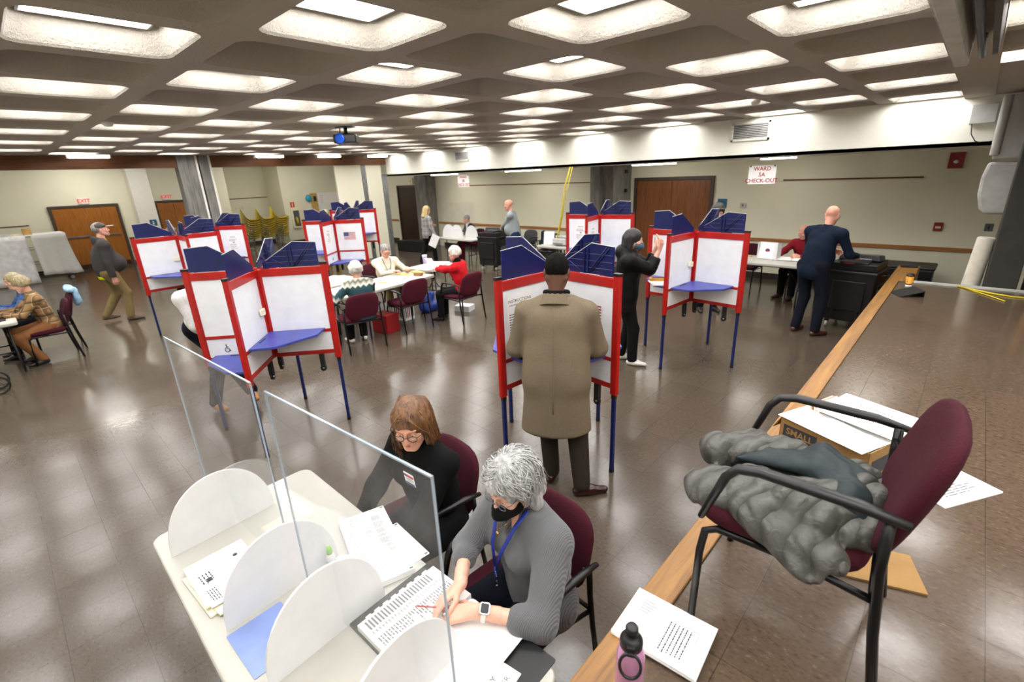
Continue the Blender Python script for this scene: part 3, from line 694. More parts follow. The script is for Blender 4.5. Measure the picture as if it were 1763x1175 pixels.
def head_field(fl,c,r,f,u,s=1,fem=False,detail=True,nose=1.0,jaw=1.0):
    M=np.stack([r,f,u],1); L=lambda x,y,z: c+(r*x+f*y+u*z)*s
    S=lambda *a: A(a)*s
    fl.ell(L(0,-.012,.030),S(.076,.097,.088),M,.02); fl.ell(L(0,.030,-.03),S(.062,.064,.080),M,.025)
    fl.ell(L(0,.045,-.062),S(.046*jaw,.050,.045),M,.02); fl.cap(L(-.012,.082,-.094),L(.012,.082,-.094),.017*s,k=.02)
    for q in (-1,1):
        fl.cap(L(q*.056,-.005,-.045),L(q*.02,.068,-.092),.020*s*jaw,.015*s,k=.03)
        fl.ell(L(q*.040,.070,-.022),S(.024,.020,.022),M,.02)
        fl.ell(L(q*.078,-.008,-.006),S(.010,.021,.033),M,.006)
    if detail:
        fl.cap(L(0,.094,.022),L(0,.113*nose,-.022),.008*s,.0115*s,k=.010)
        for q in (-1,1): fl.ell(L(q*.011,.102,-.026),S(.009,.011,.008),M,.008); fl.cap(L(q*.014,.090,.036),L(q*.046,.078,.034),.009*s,.007*s,k=.014)
        for q in (-1,1): fl.sube(L(q*.032,.098,.010),S(.018,.016,.011),M,.012)
        for q in (-1,1): fl.ell(L(q*.032,.078,.010),S(.0145,.0125,.0125),M,.003)
        fl.cap(L(-.016,.094,-.052),L(.016,.094,-.052),.0065*s,k=.008); fl.cap(L(-.013,.094,-.063),L(.013,.094,-.063),.007*s,k=.008)
        fl.sube(L(0,.1035,-.0575),S(.022,.006,.0022),M,.003)
SKIN={}
def skin(name,c,lip=None):
    c=rgb(c); t=NT('skin_'+name); f=t.noise(40,4)
    t.set(Base_Color=t.ramp(f,[(.3,tuple(x*.9 for x in c)),(.7,c)]),Roughness=.5)
    t.b.inputs['Subsurface Weight'].default_value=.08; t.b.inputs['Subsurface Radius'].default_value=(.012,.005,.003); t.b.inputs['Subsurface Scale'].default_value=.3
    SKIN[name]=t.mat; return t.mat
skin('fair','#dba891'); skin('pink','#d79a85'); skin('tan','#c98f72'); skin('dark','#5d3a28'); skin('warm','#d29a7e')
mat('lip_rose','#a8524e',.4); mat('eye_white','#e4e0dc',.25); mat('eye_dark','#1b120e',.2)
def person(label,loc,face,H=1.72,skn='fair',pz=None,lean=0,side=0,twist=0,head=(0,0),hands=(None,None),hn=None,feet=None,poles=None,fem=False,belly=0,wide=1.0,top='shirt_grey',topk={},bottom='trousers_navy',shoe='shoe_dark',hair=None,hairm=None,res=.014,hres=.008,curl=.6,sit=False,group=None,legs=True,shoes=True,sleeve=1.0,tailor=None,knees=None,shrug=0,headf=0,foot_dir=None,hands_on=True):
    """everything in world coordinates; parts are stored relative to the person's floor point"""
    s=H/1.75; F=A((math.cos(R(face)),math.sin(R(face)),0)); Rt=np.array([F[1],-F[0],0]); U=A((0,0,1)); loc=A(loc)
    root=empty('person',loc,0,label,'person',group)
    pz=pz if pz is not None else (.52 if sit else .93*s)
    P=loc*A((1,1,1))+U*pz-0; 
    if loc[2]!=0: P=A((loc[0],loc[1],loc[2]+pz))
    l=R(lean); sd=R(side); sp=unit(U*math.cos(l)*math.cos(sd)+F*math.sin(l)+Rt*math.sin(sd)); fw=unit(F-(F@sp)*sp)
    tw=R(twist); Rs=unit(Rt*math.cos(tw)+fw*math.sin(tw)); Rs=unit(Rs-(Rs@sp)*sp); Fs=np.cross(sp,Rs)
    sw=(.165 if fem else .190)*s*wide
    Sh=[P+sp*(.442+shrug)*s+q*Rs*sw for q in (-1,1)]; neck=P+sp*.525*s
    hy,hp=R(head[0]),R(head[1])
    hb=unit(Fs*1.0); hf=unit(F*math.cos(hy)-Rt*math.sin(hy)); hf=unit(hf*math.cos(hp)-U*math.sin(hp)); hr=unit(np.cross(hf,U)); hu=np.cross(hr,hf)
    hc=neck+unit(sp+U*.6)*.145*s+hf*(.030+headf)*s+hu*.01
    J=dict(P=P,sp=sp,F=F,R=Rt,Fs=Fs,Rs=Rs,Sh=Sh,neck=neck,hc=hc,hf=hf,hr=hr,hu=hu,s=s,loc=loc,root=root)
    ua,fa=.285*s,.255*s; El=[];Wr=[]
    for i,q in enumerate((-1,1)):
        tgt=hands[i] if hands[i] is not None else Sh[i]-U*.50*s+F*.10*s+Rt*q*.09
        pole=(poles[i] if poles and poles[i] is not None else (-F*.6-U*.6+Rt*q*.5))
        e,w_=ik(Sh[i],tgt,ua,fa,pole); El.append(e); Wr.append(w_)
    hip=[P+q*Rt*.088*s*wide-U*.01 for q in (-1,1)]; th,shn=.43*s,.42*s; Kn=[];An=[]
    for i,q in enumerate((-1,1)):
        if feet and feet[i] is not None: a=A(feet[i])+U*(.085*s)
        elif sit: a=A((*(P[:2]+F[:2]*.44*s+Rt[:2]*q*.10),loc[2]+.085*s))
        else: a=A((*(loc[:2]+Rt[:2]*q*.11*s),loc[2]+.085*s))
        kp=knees[i] if knees and knees[i] is not None else (F+U*.25 if not sit else U+F*.1)
        k_,a=ik(hip[i],a,th,shn,kp); Kn.append(k_); An.append(a)
    J.update(El=El,Wr=Wr,hip=hip,Kn=Kn,An=An)
    def torso(fl,g,waist=True):
        w_=wide
        fl.cap(P-Rt*.05*s*w_,P+Rt*.05*s*w_,(.115 if not fem else .120)*s+g,fd=F,fs=.92)
        fl.cap(P+sp*.08*s,P+sp*.22*s,(.125*w_+belly*.3)*s+g,(.128*w_+belly*.25)*s+g,Fs,.80)
        fl.cap(P+sp*.24*s-Rs*.03*s,P+sp*.24*s+Rs*.03*s,.125*s*w_+g,fd=Fs,fs=.8)
        fl.cap(P+sp*.36*s-Rs*.065*s*w_,P+sp*.36*s+Rs*.065*s*w_,.108*s+g,fd=Fs,fs=.92)
        [fl.cap(P+sp*.455*s,Sh[i]-Rs*(.02 if i else -.02),.060*s+g,.054*s+g,k=.04) for i in (0,1)]
        for i in (0,1): fl.cap(Sh[i]*.45+neck*.55+sp*.0,Sh[i],.045*s+g*.8,.052*s+g,k=.035)
        if belly: fl.ell(P+sp*.13*s+Fs*(.05+belly*.25)*s,A((.145*w_,.11+belly*.55,.15))*s+g,np.stack([Rs,Fs,sp],1),.05)
        if fem:
            for q in (-1,1): fl.ell(P+sp*.335*s+Fs*.085*s+Rs*q*.075*s,A((.072,.062,.068))*s+g*.7,np.stack([Rs,Fs,sp],1),.035)
    def arms(fl,g,frac=1.0,end=None):
        for i in (0,1):
            fl.cap(Sh[i],El[i],.050*s+g,.040*s+g,k=.035)
            w_=El[i]+(Wr[i]-El[i])*frac; fl.cap(El[i],w_,.040*s+g,(.040+(.028-.040)*frac)*s+g*.9,k=.03)
    def leg(fl,g,to=1.0):
        for i in (0,1):
            fl.cap(hip[i],Kn[i],.083*s*min(wide,1.25)+g,.056*s+g,k=.04); e=Kn[i]+(An[i]-Kn[i])*to; fl.cap(Kn[i],e,.055*s+g,(.038 if to>=1 else .05)*s+g,k=.03)
    # ---- body
    mb=MB(); b=Field(.03); torso(b,-.012); arms(b,-.004); 
    if legs: leg(b,-.012)
    b.cap(neck-sp*.06*s,hc-hu*.05*s,.056*s if not fem else .048*s,.050*s if not fem else .044*s,k=.03)
    add_field(mb,b,res,0,loc)
    hfld=Field(.02); head_field(hfld,hc,hr,hf,hu,s,fem,True); hfld.cap(neck-sp*.01*s,hc-hu*.05*s-hf*.015,.054*s if not fem else .046*s,.050*s if not fem else .044*s,k=.02); add_field(mb,hfld,hres*.6 if hres>.005 else hres,0,loc)
    Mh=Matrix([[hr[i],hf[i],hu[i]] for i in range(3)]); mm=[SKIN[skn],MAT['lip_rose'],MAT['eye_white'],MAT['eye_dark']]
    hd=lambda x,y,z: tuple(hc+(hr*x+hf*y+hu*z)*s-loc)
    for q in (-1,1):
        mb.ball(hd(q*.032,.0805,.009),.0122*s,10,2,M=Mh,sc=(1,1,.8)); mb.ball(hd(q*.032,.0895,.008),.0052*s,8,3,M=Mh,sc=(1,.6,1))
        mb.ball(hd(q*.032,.0795,.0145),.0138*s,10,0,M=Mh,sc=(1.05,1,.72))
    mb.ball(hd(0,.0985,-.0525),.008*s,8,1,M=Mh,sc=(2.2,.55,.5)); mb.ball(hd(0,.0985,-.0625),.008*s,8,1,M=Mh,sc=(2.0,.6,.6))
    if hands_on:
        for i,q in enumerate((-1,1)):
            fd=unit(Wr[i]-El[i]); nn=hn[i] if hn and hn[i] is not None else (Rt*q*.8+U*.4)
            dd=fd
            if len(nn)==2: dd,nn=A(nn[0]),A(nn[1])
            hfl=Field(.008); hfl.cap(Wr[i]-fd*.09*s,Wr[i],.031*s,.0245*s,k=.01)
            hand(hfl,Wr[i],dd,nn,-q if True else q,s*.98,curl); add_field(mb,hfl,.0042 if hres<.006 else .006,0,loc)
    body=mb.build('body',mm,root); J['body']=body
    # ---- clothes
    def cloth(name,fld,m,h=None):
        q=MB(); add_field(q,fld,h or res,0,loc); return q.build(name,m,root)
    J['cloth']=cloth; J['torso']=torso; J['arms']=arms; J['leg']=leg
    if tailor: tailor(J)
    else:
        t=Field(.03); torso(t,.014); arms(t,.013,.97*sleeve); t.cap(P-sp*.06*s-Rt*.04,P-sp*.06*s+Rt*.04,.128*s*wide,fd=F,fs=.88)
        t.cap(neck-sp*.03*s,neck+sp*.01*s,.066*s,.060*s,k=.02); t.noise=topk.get('noise',(.006,16,.6)); t.cut=[(neck+sp*.028*s+hf*.0,sp)]
        t.cut.append((P-sp*topk.get('hem',.12)*s,-sp) if not sit else (P-U*.085*s,-U))
        cloth(topk.get('name','shirt'),t,MAT[top])
    if legs:
        t=Field(.03); t.cap(P-Rt*.05*s,P+Rt*.05*s,(.118)*s*wide+.003,fd=F,fs=.9); t.cap(P,P+sp*.10*s,.122*s*wide,fd=F,fs=.85); leg(t,.012); t.noise=(.006,14,.5)
        for i in (0,1): t.cap(Kn[i],An[i],.062*s,.056*s)
        t.cut=[(A((0,0,loc[2]+.055)),(0,0,-1)),(P+sp*.13*s,sp)]
        cloth('trousers',t,MAT[bottom])
    if shoes:
        for i,q in enumerate((-1,1)):
            fdv=unit(F+Rt*q*.18) if foot_dir is None else unit(foot_dir[i]); a=An[i]; z0=loc[2]; t=Field(.02)
            bl=A((a[0],a[1],0)); zt=max(z0+.0,a[2]-.085*s)
            t.cap(bl-fdv*.035*s+U*(zt+.035),bl+fdv*.06*s+U*(zt+.038),.036*s,.038*s,k=.03); t.cap(bl+fdv*.05*s+U*(zt+.034),bl+fdv*.165*s+U*(zt+.026),.040*s,.030*s,U,.8,k=.03)
            t.cap(bl+U*(zt+.05),a-U*.01,.040*s,.040*s,k=.03); t.cut=[(A((0,0,zt+.004)),(0,0,-1))]
            cloth('shoe',t,MAT[shoe],.009)
    # ---- hair
    if hair:
        M3=np.stack([hr,hf,hu],1); L=lambda x,y,z: hc+(hr*x+hf*y+hu*z)*s
        t=Field(.02); g=hair.get('g',.012)
        t.ell(L(0,-.014,.034),(A((.076,.097,.088))+g)*s,M3); t.noise=hair.get('noise',(.004,90,1)); 
        if hair.get('len'):
            ln=hair['len']; wd=hair.get('w',.03)
            for q in (-1,1):
                t.cap(L(q*.072,-.02,.03),L(q*(.080),-.015,-ln),wd*s,wd*.8*s,k=.03); t.cap(L(q*.045,-.065,.0),L(q*.05,-.07,-ln),wd*1.3*s,wd*s,k=.03)
                if hair.get('front'): t.cap(L(q*.070,.025,.05),L(q*.082,.03,-ln*.9),wd*.7*s,wd*.5*s,k=.02)
            t.cap(L(0,-.09,.0),L(0,-.085,-ln),wd*1.3*s,wd*s,k=.03)
        if hair.get('fringe'):
            for q in (-.045,-.015,.015,.045): t.cap(L(q,.075,.085),L(q*1.1,.098,.045),.016*s,.010*s,k=.015)
        if hair.get('bun'): t.ell(L(0,-.115,.05),A((.04,.04,.04))*s,M3)
        a=hair.get('cut',(.055,.045,1.0,.9))  # y,z point and normal
        t.sube(L(0,.115,-.035),A((hair.get('fw',.070),.075,hair.get('fh',.105)))*s,M3,.008)
        if not hair.get('len'): t.cut=[(L(0,a[0],a[1]),unit(hf*a[2]-hu*a[3]))]
        q=MB(); add_field(q,t,hres*.8,0,loc); J['hair']=q.build('hair',hairm if not isinstance(hairm,str) else MAT[hairm],root)
    return J
def glasses(J,m='black_plastic',up=0,w=.024,h=.019,tint='eyeglass_lens'):
    s=J['s']; hd=lambda x,y,z: Vector(J['hc']+(J['hr']*x+J['hf']*y+J['hu']*z)*s-J['loc'])
    mb=MB()
    for q in (-1,1):
        pts=[hd(q*.033+w*math.copysign(abs(math.cos(a))**.7,math.cos(a)),.112-.006*abs(math.cos(a)),.006+up+h*math.copysign(abs(math.sin(a))**.7,math.sin(a))) for a in [2*PI*i/20 for i in range(20)]]
        mb.tube(pts,.0019*s,5,close=True,m=0); mb.tube([hd(q*(.033+w),.106,.012+up),hd(q*.074,.085,.012+up),hd(q*.082,.0,.008+up)],.0017*s,5,m=0)
        c=len(mb.v); mb.add(pts,[tuple(range(20))],1,False)
    mb.tube([hd(-.009,.112,.012+up),hd(0,.115,.015+up),hd(.009,.112,.012+up)],.0018*s,5,m=0)
    return mb.build('glasses',[MAT[m],MAT[tint]],J['root'])
def hair_mat(name,c1,c2,scale=60,rough=.5):
    t=NT(name); f=t.noise(scale,5,t.tc(scale=(1,1,.25)),rough=.7); t.set(Base_Color=t.ramp(f,[(.3,rgb(c1)),(.7,rgb(c2))]),Roughness=rough); t.bump(f,.7,.006); MAT[name]=t.mat
hair_mat('hair_grey','#6d6c6c','#c3c2c0'); hair_mat('hair_white','#a9a49b','#e9e4da'); hair_mat('hair_brown','#24140b','#8a5c34'); hair_mat('hair_blond','#8a6c3c','#d9c08c'); hair_mat('hair_black','#0a0908','#201c1a')
hair_mat('hair_salt','#5d5a58','#9f9b97'); hair_mat('hair_dark','#14110f','#33291f'); hair_mat('hair_ash','#5e5038','#b3a27c')
fabric('coat_tan','#6e6250',150,.55,.75,.08,fold=5); fabric('black_knit','#050506',200,.5,.9,.2,fold=9); fabric('trousers_brown','#2c261f',150,.5,.8,fold=6); fabric('trousers_navy','#0a0e1a',150,.5,.85,fold=6)
fabric('trousers_dark','#09090b',150,.5,.8,fold=6); fabric('trousers_khaki','#7d6c47',120,.6,.85,fold=8); fabric('jeans','#1d2f4e',140,.5,.85,fold=7); fabric('hoodie_grey','#3b3836',120,.5,.95,fold=7)
fabric('white_shirt','#d5d5d3',120,.5,.8,fold=6); fabric('navy_sweater','#0c1829',140,.5,.9,fold=6); fabric('red_cardigan','#b5121d',150,.5,.9,fold=8); fabric('cream_blouse','#ded4ba',120,.6,.7,fold=9)
fabric('grey_shirt','#8d9597',150,.5,.8,fold=8); fabric('red_sweater','#7a1420',150,.5,.9,fold=8); fabric('dark_vest','#20242b',150,.5,.9,fold=8); fabric('black_puffer','#060708',60,.9,.55,.2,fold=14); fabric('maroon_trousers','#5a1024',150,.5,.9,fold=8)
fabric('hi_vis','#c9d614',120,.4,.6,fold=8); fabric('mask_black','#0a0a0b',200,.3,.8); fabric('floral_blue','#3b5580',40,.5,.9,.6); fabric('tan_skirt','#7a5030',100,.4)
hair_mat('hair_crop','#080706','#1c1815',rough=.95); MAT['hair_crop'].node_tree.nodes['Principled BSDF'].inputs['Specular IOR Level'].default_value=.1; rib_mat('grey_knit','#5f6062',52,'X'); plaid_mat('plaid_coat','#8e8a88',((14,.14,'#3a3838',.75),(7,.10,'#d8d4d0',.7),(7,.04,'#2a2628',.9))); plaid_mat('plaid_brown','#8a6a42',((9,.30,'#4a3526',.55),(9,.06,'#d0b080',.6),(4.5,.08,'#251d18',.8)))
mat('shoe_dark','#15110f',.35); mat('shoe_oxblood','#2c0f0e',.2); mat('shoe_tan','#9a6c38',.5); mat('shoe_boot','#4d4030',.7); mat('shoe_white','#c9c4bd',.6); mat('shoe_brown','#3b1f16',.4)
def patterned_mat():
    t=NT('nordic_sweater'); x,y,z=t.sep(t.tc()); u=t.math('ADD',x,y)
    zig=t.math('MULTIPLY',t.math('PINGPONG',t.math('MULTIPLY',u,22),1),.03); zz=t.math('ADD',z,zig)
    c=t.ramp(t.math('MULTIPLY_ADD',zz,2.2,-1.5),[(0,rgb('#16323a')),(.15,rgb('#16323a')),(.2,rgb('#c9c7b8')),(.3,rgb('#20434a')),(.55,rgb('#20434a')),(.6,rgb('#d8d6c8')),(.72,rgb('#57564a')),(.8,rgb('#cfccbb'))])
    t.set(Base_Color=c,Roughness=.95); t.bump(t.noise(90,3),.5,.005); MAT['nordic_sweater']=t.mat
patterned_mat()
def strands(J,n,roots,path,r=.0016,m='hair_grey',name='hair_strands',seg=7,parent=None):
    """loose locks of hair: thin tapering tubes following path(k)->list of local head points"""
    mb=MB(); s=J['s']
    for i in range(n):
        pts=[Vector(J['hc']+(J['hr']*p[0]+J['hf']*p[1]+J['hu']*p[2])*s-J['loc']) for p in path(i)]
        k=len(pts); rr=[r*random.uniform(.7,1.2)*(1-.85*(j/(k-1))**2) for j in range(k)]
        mb.tube(pts,rr,4,caps=False)
    return mb.build(name,MAT[m],J['hair'])
# ================================================================ people
def P3(x,y,z): return A((x,y,z))
def collar(J,parent,name,m,r0,h0,w1,d1,drop,a1=128,n=28):
    """a folded collar as one curved sheet around the neck, open at the front"""
    s=J['s']; rows=[(r0*.93,r0*.90,-.03),(r0,r0*.95,h0*.6),(r0*1.06,r0*1.0,h0),(r0*1.16,r0*1.08,h0*.7),((r0+w1)/2,(r0+d1)/2,drop*.35),(w1,d1,drop)]
    mb=MB(); vs=[]
    for k,(w_,d_,h_) in enumerate(rows):
        for i in range(n+1):
            a=R(-a1+2*a1*i/n); f=abs(a)/R(a1); p=J['neck']-J['Fs']*(math.cos(a)*d_-.012)*s+J['Rs']*math.sin(a)*w_*s+J['sp']*(h_-.012*k*f*f-.028*f*f*(k>3))*s
            vs.append(tuple(p-J['loc']))
    mb.add(vs,[(k*(n+1)+i,k*(n+1)+i+1,(k+1)*(n+1)+i+1,(k+1)*(n+1)+i) for k in range(len(rows)-1) for i in range(n)],0,True)
    o=mb.build(name,MAT[m],parent); q=o.modifiers.new('s','SOLIDIFY'); q.thickness=.007; q.offset=0; q=o.modifiers.new('u','SUBSURF'); q.levels=1; q.render_levels=1
    return o
# --- man in the tan trench coat, back to the camera at the middle booth
def tail_coat(J):
    P,sp,F,Rt,s,neck,Sh=J['P'],J['sp'],J['F'],J['R'],J['s'],J['neck'],J['Sh']; U=A((0,0,1))
    t=Field(.05); J['torso'](t,.014); t.noise=(.005,10,.3)
    for i in (0,1): t.cap(Sh[i]+U*.004,J['El'][i],.070*s,.068*s,k=.03); t.cap(J['El'][i],J['Wr'][i],.068*s,.055*s,k=.03)
    t.cap(P+sp*.33*s-J['Rs']*.10,P+sp*.33*s+J['Rs']*.10,.115*s,fd=J['Fs'],fs=.9); t.cap(P+sp*.33*s-J['Rs']*.07,P-U*.05-Rt*.09,.13*s,.145*s,F,.9); t.cap(P+sp*.33*s+J['Rs']*.07,P-U*.05+Rt*.09,.13*s,.145*s,F,.9)
    t.cap(P+sp*.12*s-Rt*.06,P-U*.44*s-Rt*.09,.150*s,.160*s,F,.85); t.cap(P+sp*.12*s+Rt*.06,P-U*.44*s+Rt*.09,.150*s,.160*s,F,.85); t.cap(P,P-U*.40*s,.155*s,.18*s,F,.85)
    t.cut=[(P-U*.42*s,-U+F*.04),(neck+sp*.0,sp-J['Fs']*.2)]
    c=J['cloth']('trench_coat',t,MAT['coat_tan'],.011)
    collar(J,c,'coat_collar','coat_tan',.078,.022,.150,.118,-.055)
    t=Field(.01)
    for i in range(16): a=2*PI*i/16; b=2*PI*(i+1)/16; g=lambda a: neck+sp*.012*s+J['Rs']*math.cos(a)*.072*s+J['Fs']*(math.sin(a)*.068+.01)*s; t.cap(g(a),g(b),.018)
    q=MB(); add_field(q,t,.007,0,J['loc']); q.build('shirt_collar',MAT['black_knit'],J['root'])
    m=MB(); b=lambda z,d: tuple(P+sp*z-J['Fs']*d-J['loc'])
    m.tube([b(.44*s,.155*s),b(.30*s,.158*s),b(.15*s,.158*s),tuple(P-U*.10-F*.175-J['loc']),tuple(P-U*.24-F*.188-J['loc'])],.0035,5); m.build('back_seam',MAT['coat_tan'],c)
person('man in a long tan trench coat, seen from behind at the middle booth',(-1.93,2.46,0),122,1.83,'dark',shrug=-.035,lean=9,head=(0,30),hands=(P3(-2.30,2.64,1.03),P3(-1.95,2.91,1.03)),poles=(P3(-.22,-.48,-1),P3(.55,0,-1)),feet=((-2.03,2.52,0),(-1.74,2.52,0)),foot_dir=((-.4,.8,0),(.55,.65,0)),bottom='trousers_brown',shoe='shoe_oxblood',tailor=tail_coat,
  hair=dict(g=.004,noise=(.001,200,1),fw=.085,cut=(.02,.03,.75,.55)),hairm='hair_crop',res=.012,hres=.007,wide=1.08)
# --- grey-haired woman writing in the binder
def tail_w2(J):
    P,sp,s,neck,Rs,Fs=J['P'],J['sp'],J['s'],J['neck'],J['Rs'],J['Fs']
    t=Field(.03); J['torso'](t,.024); t.noise=(.005,15,.5)
    for i in (0,1):
        t.cap(J['Sh'][i],J['El'][i],.072*s,.062*s,k=.035); e=J['El'][i]+(J['Wr'][i]-J['El'][i])*.30; t.cap(J['El'][i],e,.062*s,.050*s)
        for f in (.05,.18,.30): c=J['El'][i]+(J['Wr'][i]-J['El'][i])*f; t.ell(c,A((.058,.058,.058))*s*(1.02-.1*f),k=.008)
    t.cap(P-Rs*.06,P+Rs*.06,.150*s,fd=Fs,fs=.9); t.cap(P+sp*.2*s,P+sp*.02*s,.15*s,.158*s,Fs,.85)
    t.sube(neck+Fs*.085*s-sp*.02*s,(.045,.06,.10),np.stack([Rs,Fs,sp],1),.01); t.cut=[(neck+sp*.02*s,sp)]
    c=J['cloth']('pullover',t,MAT['grey_knit'],.009)
    collar(J,c,'knit_collar','grey_knit',.064,.012,.112,.092,-.030,a1=138)
W2=person('grey-haired woman in a black mask and grey knit, writing in the binder',(-1.10,1.27,0),-106,1.68,'fair',sit=True,lean=7,head=(14,24),fem=True,wide=1.16,
  hands=(P3(-1.035,.83,.815),P3(-1.155,.865,.825)),hn=(((-.55,-.42,-.18),(.1,-.2,1)),((-.12,-.85,-.22),(-.5,-.1,.8))),poles=(P3(.9,.25,-.5),P3(-.75,.25,-.5)),
  bottom='trousers_navy',shoe='shoe_dark',tailor=tail_w2,hair=dict(g=.020,len=.10,w=.034,noise=(.007,55,.6),fw=.066,fh=.100,fringe=False),hairm='hair_grey',res=.012,hres=.0045,curl=.42,headf=.03)
glasses(W2,'grey_plastic')
def mask(J,m,nose=True):
    M3=np.stack([J['hr'],J['hf'],J['hu']],1); s=J['s']; L=lambda x,y,z: J['hc']+(J['hr']*x+J['hf']*y+J['hu']*z)*s
    t=Field(.012); t.ell(L(0,.045,-.056),A((.071,.082,.058))*s,M3); t.cap(L(0,.118,-.012),L(0,.128,-.055),.014*s,.014*s,k=.03); t.cap(L(0,.10,-.105),L(0,.12,-.06),.016*s,k=.03)
    t.cut=[(L(0,.10,-.014),unit(J['hu']-J['hf']*.15)),(L(0,.035,0),-J['hf'])]; q=MB(); add_field(q,t,.0045,0,J['loc'])
    for a in (-1,1):
        for z0,z1 in ((-.03,.02),(-.075,-.03)): q.tube([tuple(L(a*.064,.045,z0)-J['loc']),tuple(L(a*.084,-.005,z1)-J['loc'])],.0015,4)
    return q.build('face_mask',MAT[m],J['root'])
mask(W2,'mask_black')
# fuller wavy hair: locks from the parting
def scalp(az,el,off):
    """point on the hair shell: az 0=front, +right, el 90=crown"""
    ce,se=math.cos(el),math.sin(el)
    return ((.078+off)*math.sin(az)*ce,-.014+(.099+off)*math.cos(az)*ce,.032+(.090+off)*se)
def wavy(i):
    az1=random.uniform(-PI,PI); front=abs(az1)<1.15
    if front: az1=math.copysign(random.uniform(1.15,1.5),az1)
    az0=math.copysign(random.uniform(.1,2.6) if abs(az1)<2.2 else abs(az1),az1); el0=random.uniform(.75,1.5)
    if front: az0=math.copysign(random.uniform(.05,.9),az1); el0=random.uniform(.55,1.3)
    el1=random.uniform(-.95,-.35) if abs(az1)>1.9 else random.uniform(-.80,-.25); ph=random.uniform(0,6.28); am=random.uniform(.004,.014); o1=random.uniform(.018,.045); pts=[]
    for k in range(9):
        q=k/8; el=el0+(el1-el0)*q; az=az0+(az1-az0)*min(1,q*1.7); off=.012+(o1-.012)*math.sin(min(q*1.3,1)*PI/2)
        if el<0: el_=0; p=list(scalp(az,0,off*(1-.25*q))); p[2]-=.115*(-el)
        else: p=list(scalp(az,el,off))
        p[0]+=am*math.sin(ph+q*9); p[1]+=am*math.cos(ph*1.3+q*8); pts.append(tuple(p))
    return pts
strands(W2,900,None,wavy,.0030)
# lanyard with USA lettering, pendant, ring, watch
def rel(J,x,y,z): return tuple(J['P']+J['Rs']*x+J['Fs']*y+J['sp']*z-J['loc'])
mat('lanyard_blue','#142a86',.6); mat('gold','#d0a050',.25,.9)
m=MB()
for q in (-1,1): m.tube([rel(W2,q*.072,.03,.53),rel(W2,q*.07,.10,.48),rel(W2,q*.035,.165,.36),rel(W2,q*.006,.185,.27)],.0115,6,flat=.25)
m.tube([rel(W2,0,.187,.27),rel(W2,0,.192,.20)],.009,6,flat=.3); o=m.build('lanyard',MAT['lanyard_blue'],W2['root'])
m=MB(); m.rod(rel(W2,0,.192,.20),rel(W2,0,.197,.175),.003); m.ball(rel(W2,0,.197,.17),.006,8); m.build('lanyard_clip',MAT['chrome'],o)
m=MB(); m.ball(rel(W2,.0,.148,.43),.009,10,sc=(1,.4,1)); m.tube([rel(W2,.05,.07,.51),rel(W2,0,.146,.44),rel(W2,-.05,.07,.51)],.0009,4); m.build('pendant',MAT['gold'],W2['root'])
for k,zz in enumerate((.30,.235)):
    mx=frame(rel(W2,.0 if k else .022,.192 if k else .176,zz),-W2['sp'],-W2['Rs']); lettering('USA',.020,MAT['paper'],mx,o,ext=.0006)
w_=W2['Wr'][0]-unit(W2['Wr'][0]-W2['El'][0])*.035; fd=unit(W2['Wr'][0]-W2['El'][0]); up=unit(A((0.1,-.35,1))-fd*(A((.1,-.35,1))@fd)); sdv=np.cross(fd,up)
m=MB(); m.tube([tuple(w_+(up*math.cos(a)*.028+sdv*math.sin(a)*.032)-W2['loc']) for a in [2*PI*i/20 for i in range(20)]],.010,6,flat=.25,close=True,m=0)
m.M=frame(w_+up*.030-W2['loc'],fd,-sdv); m.prism(rrect(.036,.040,.008,3),-.002,.008,m=1); m.prism(rrect(.030,.034,.006,3),.008,.0092,m=2); m.build('wristwatch',[MAT['white_paint'],MAT['chrome'],MAT['black_plastic']],W2['root'])
rg=W2['Wr'][0]+unit((-.55,-.42,-.18))*.105; m=MB(); m.ball(tuple(rg+A((.0,-.012,.012))-W2['loc']),.0065,8); m.build('ring',MAT['chrome'],W2['root'])
# --- woman in the black sweater
W1=person('woman with long brown hair and glasses in a black turtleneck, seated at the table',(-1.86,1.29,0),-88,1.72,'warm',sit=True,lean=7,head=(34,20),fem=True,wide=1.15,hands=(P3(-1.72,.86,.60),P3(-2.0,.86,.60)),poles=(P3(.8,.4,-.5),P3(-.8,.4,-.5)),
  top='black_knit',topk=dict(name='sweater',noise=(.006,12,.5)),bottom='trousers_dark',hair=dict(g=.014,len=.17,w=.030,noise=(.003,60,.3),fw=.060,fh=.098,front=True),hairm='hair_brown',res=.012,hres=.0045,headf=.03)
glasses(W1,'black_plastic')
t=Field(.03); J=W1; t.cap(J['neck']-J['sp']*.02,J['neck']+J['sp']*.045,.072,.062); t.cut=[(J['neck']+J['sp']*.05,J['sp'])]; J['cloth']('turtleneck',t,MAT['black_knit'],.009)
def straight(i):
    side=random.choice((-1,1)); fr=random.random()
    x0=side*random.uniform(.004,.03); y0=random.uniform(-.08,.075); z0=.125-.6*abs(y0)**1.6-.04*max(0,y0)/.07*.6
    tx=side*random.uniform(.086,.108); ty=y0*.6+random.uniform(-.02,.01); pts=[(x0,y0,z0)]
    if y0>.02: pts+= [(side*.034,.070+.015*fr,.108),(side*.060,.082,.072),(side*.080,.072,.03),(side*.092,.05,-.01)]
    else: pts+= [(side*.036,y0*1.05,z0-.004),(side*.066,y0*1.1-.005,.098),(side*.086,y0*1.05,.065),(side*.096,y0*.95,.02)]
    L_=random.uniform(.17,.23); pts+= [(tx,ty,-L_*.5),(tx+random.uniform(-.008,.012),ty+random.uniform(-.01,.015),-L_*.85),(tx-side*.012,ty+random.uniform(-.015,.02),-L_)]
    return pts
strands(W1,560,None,straight,.0030,'hair_brown')
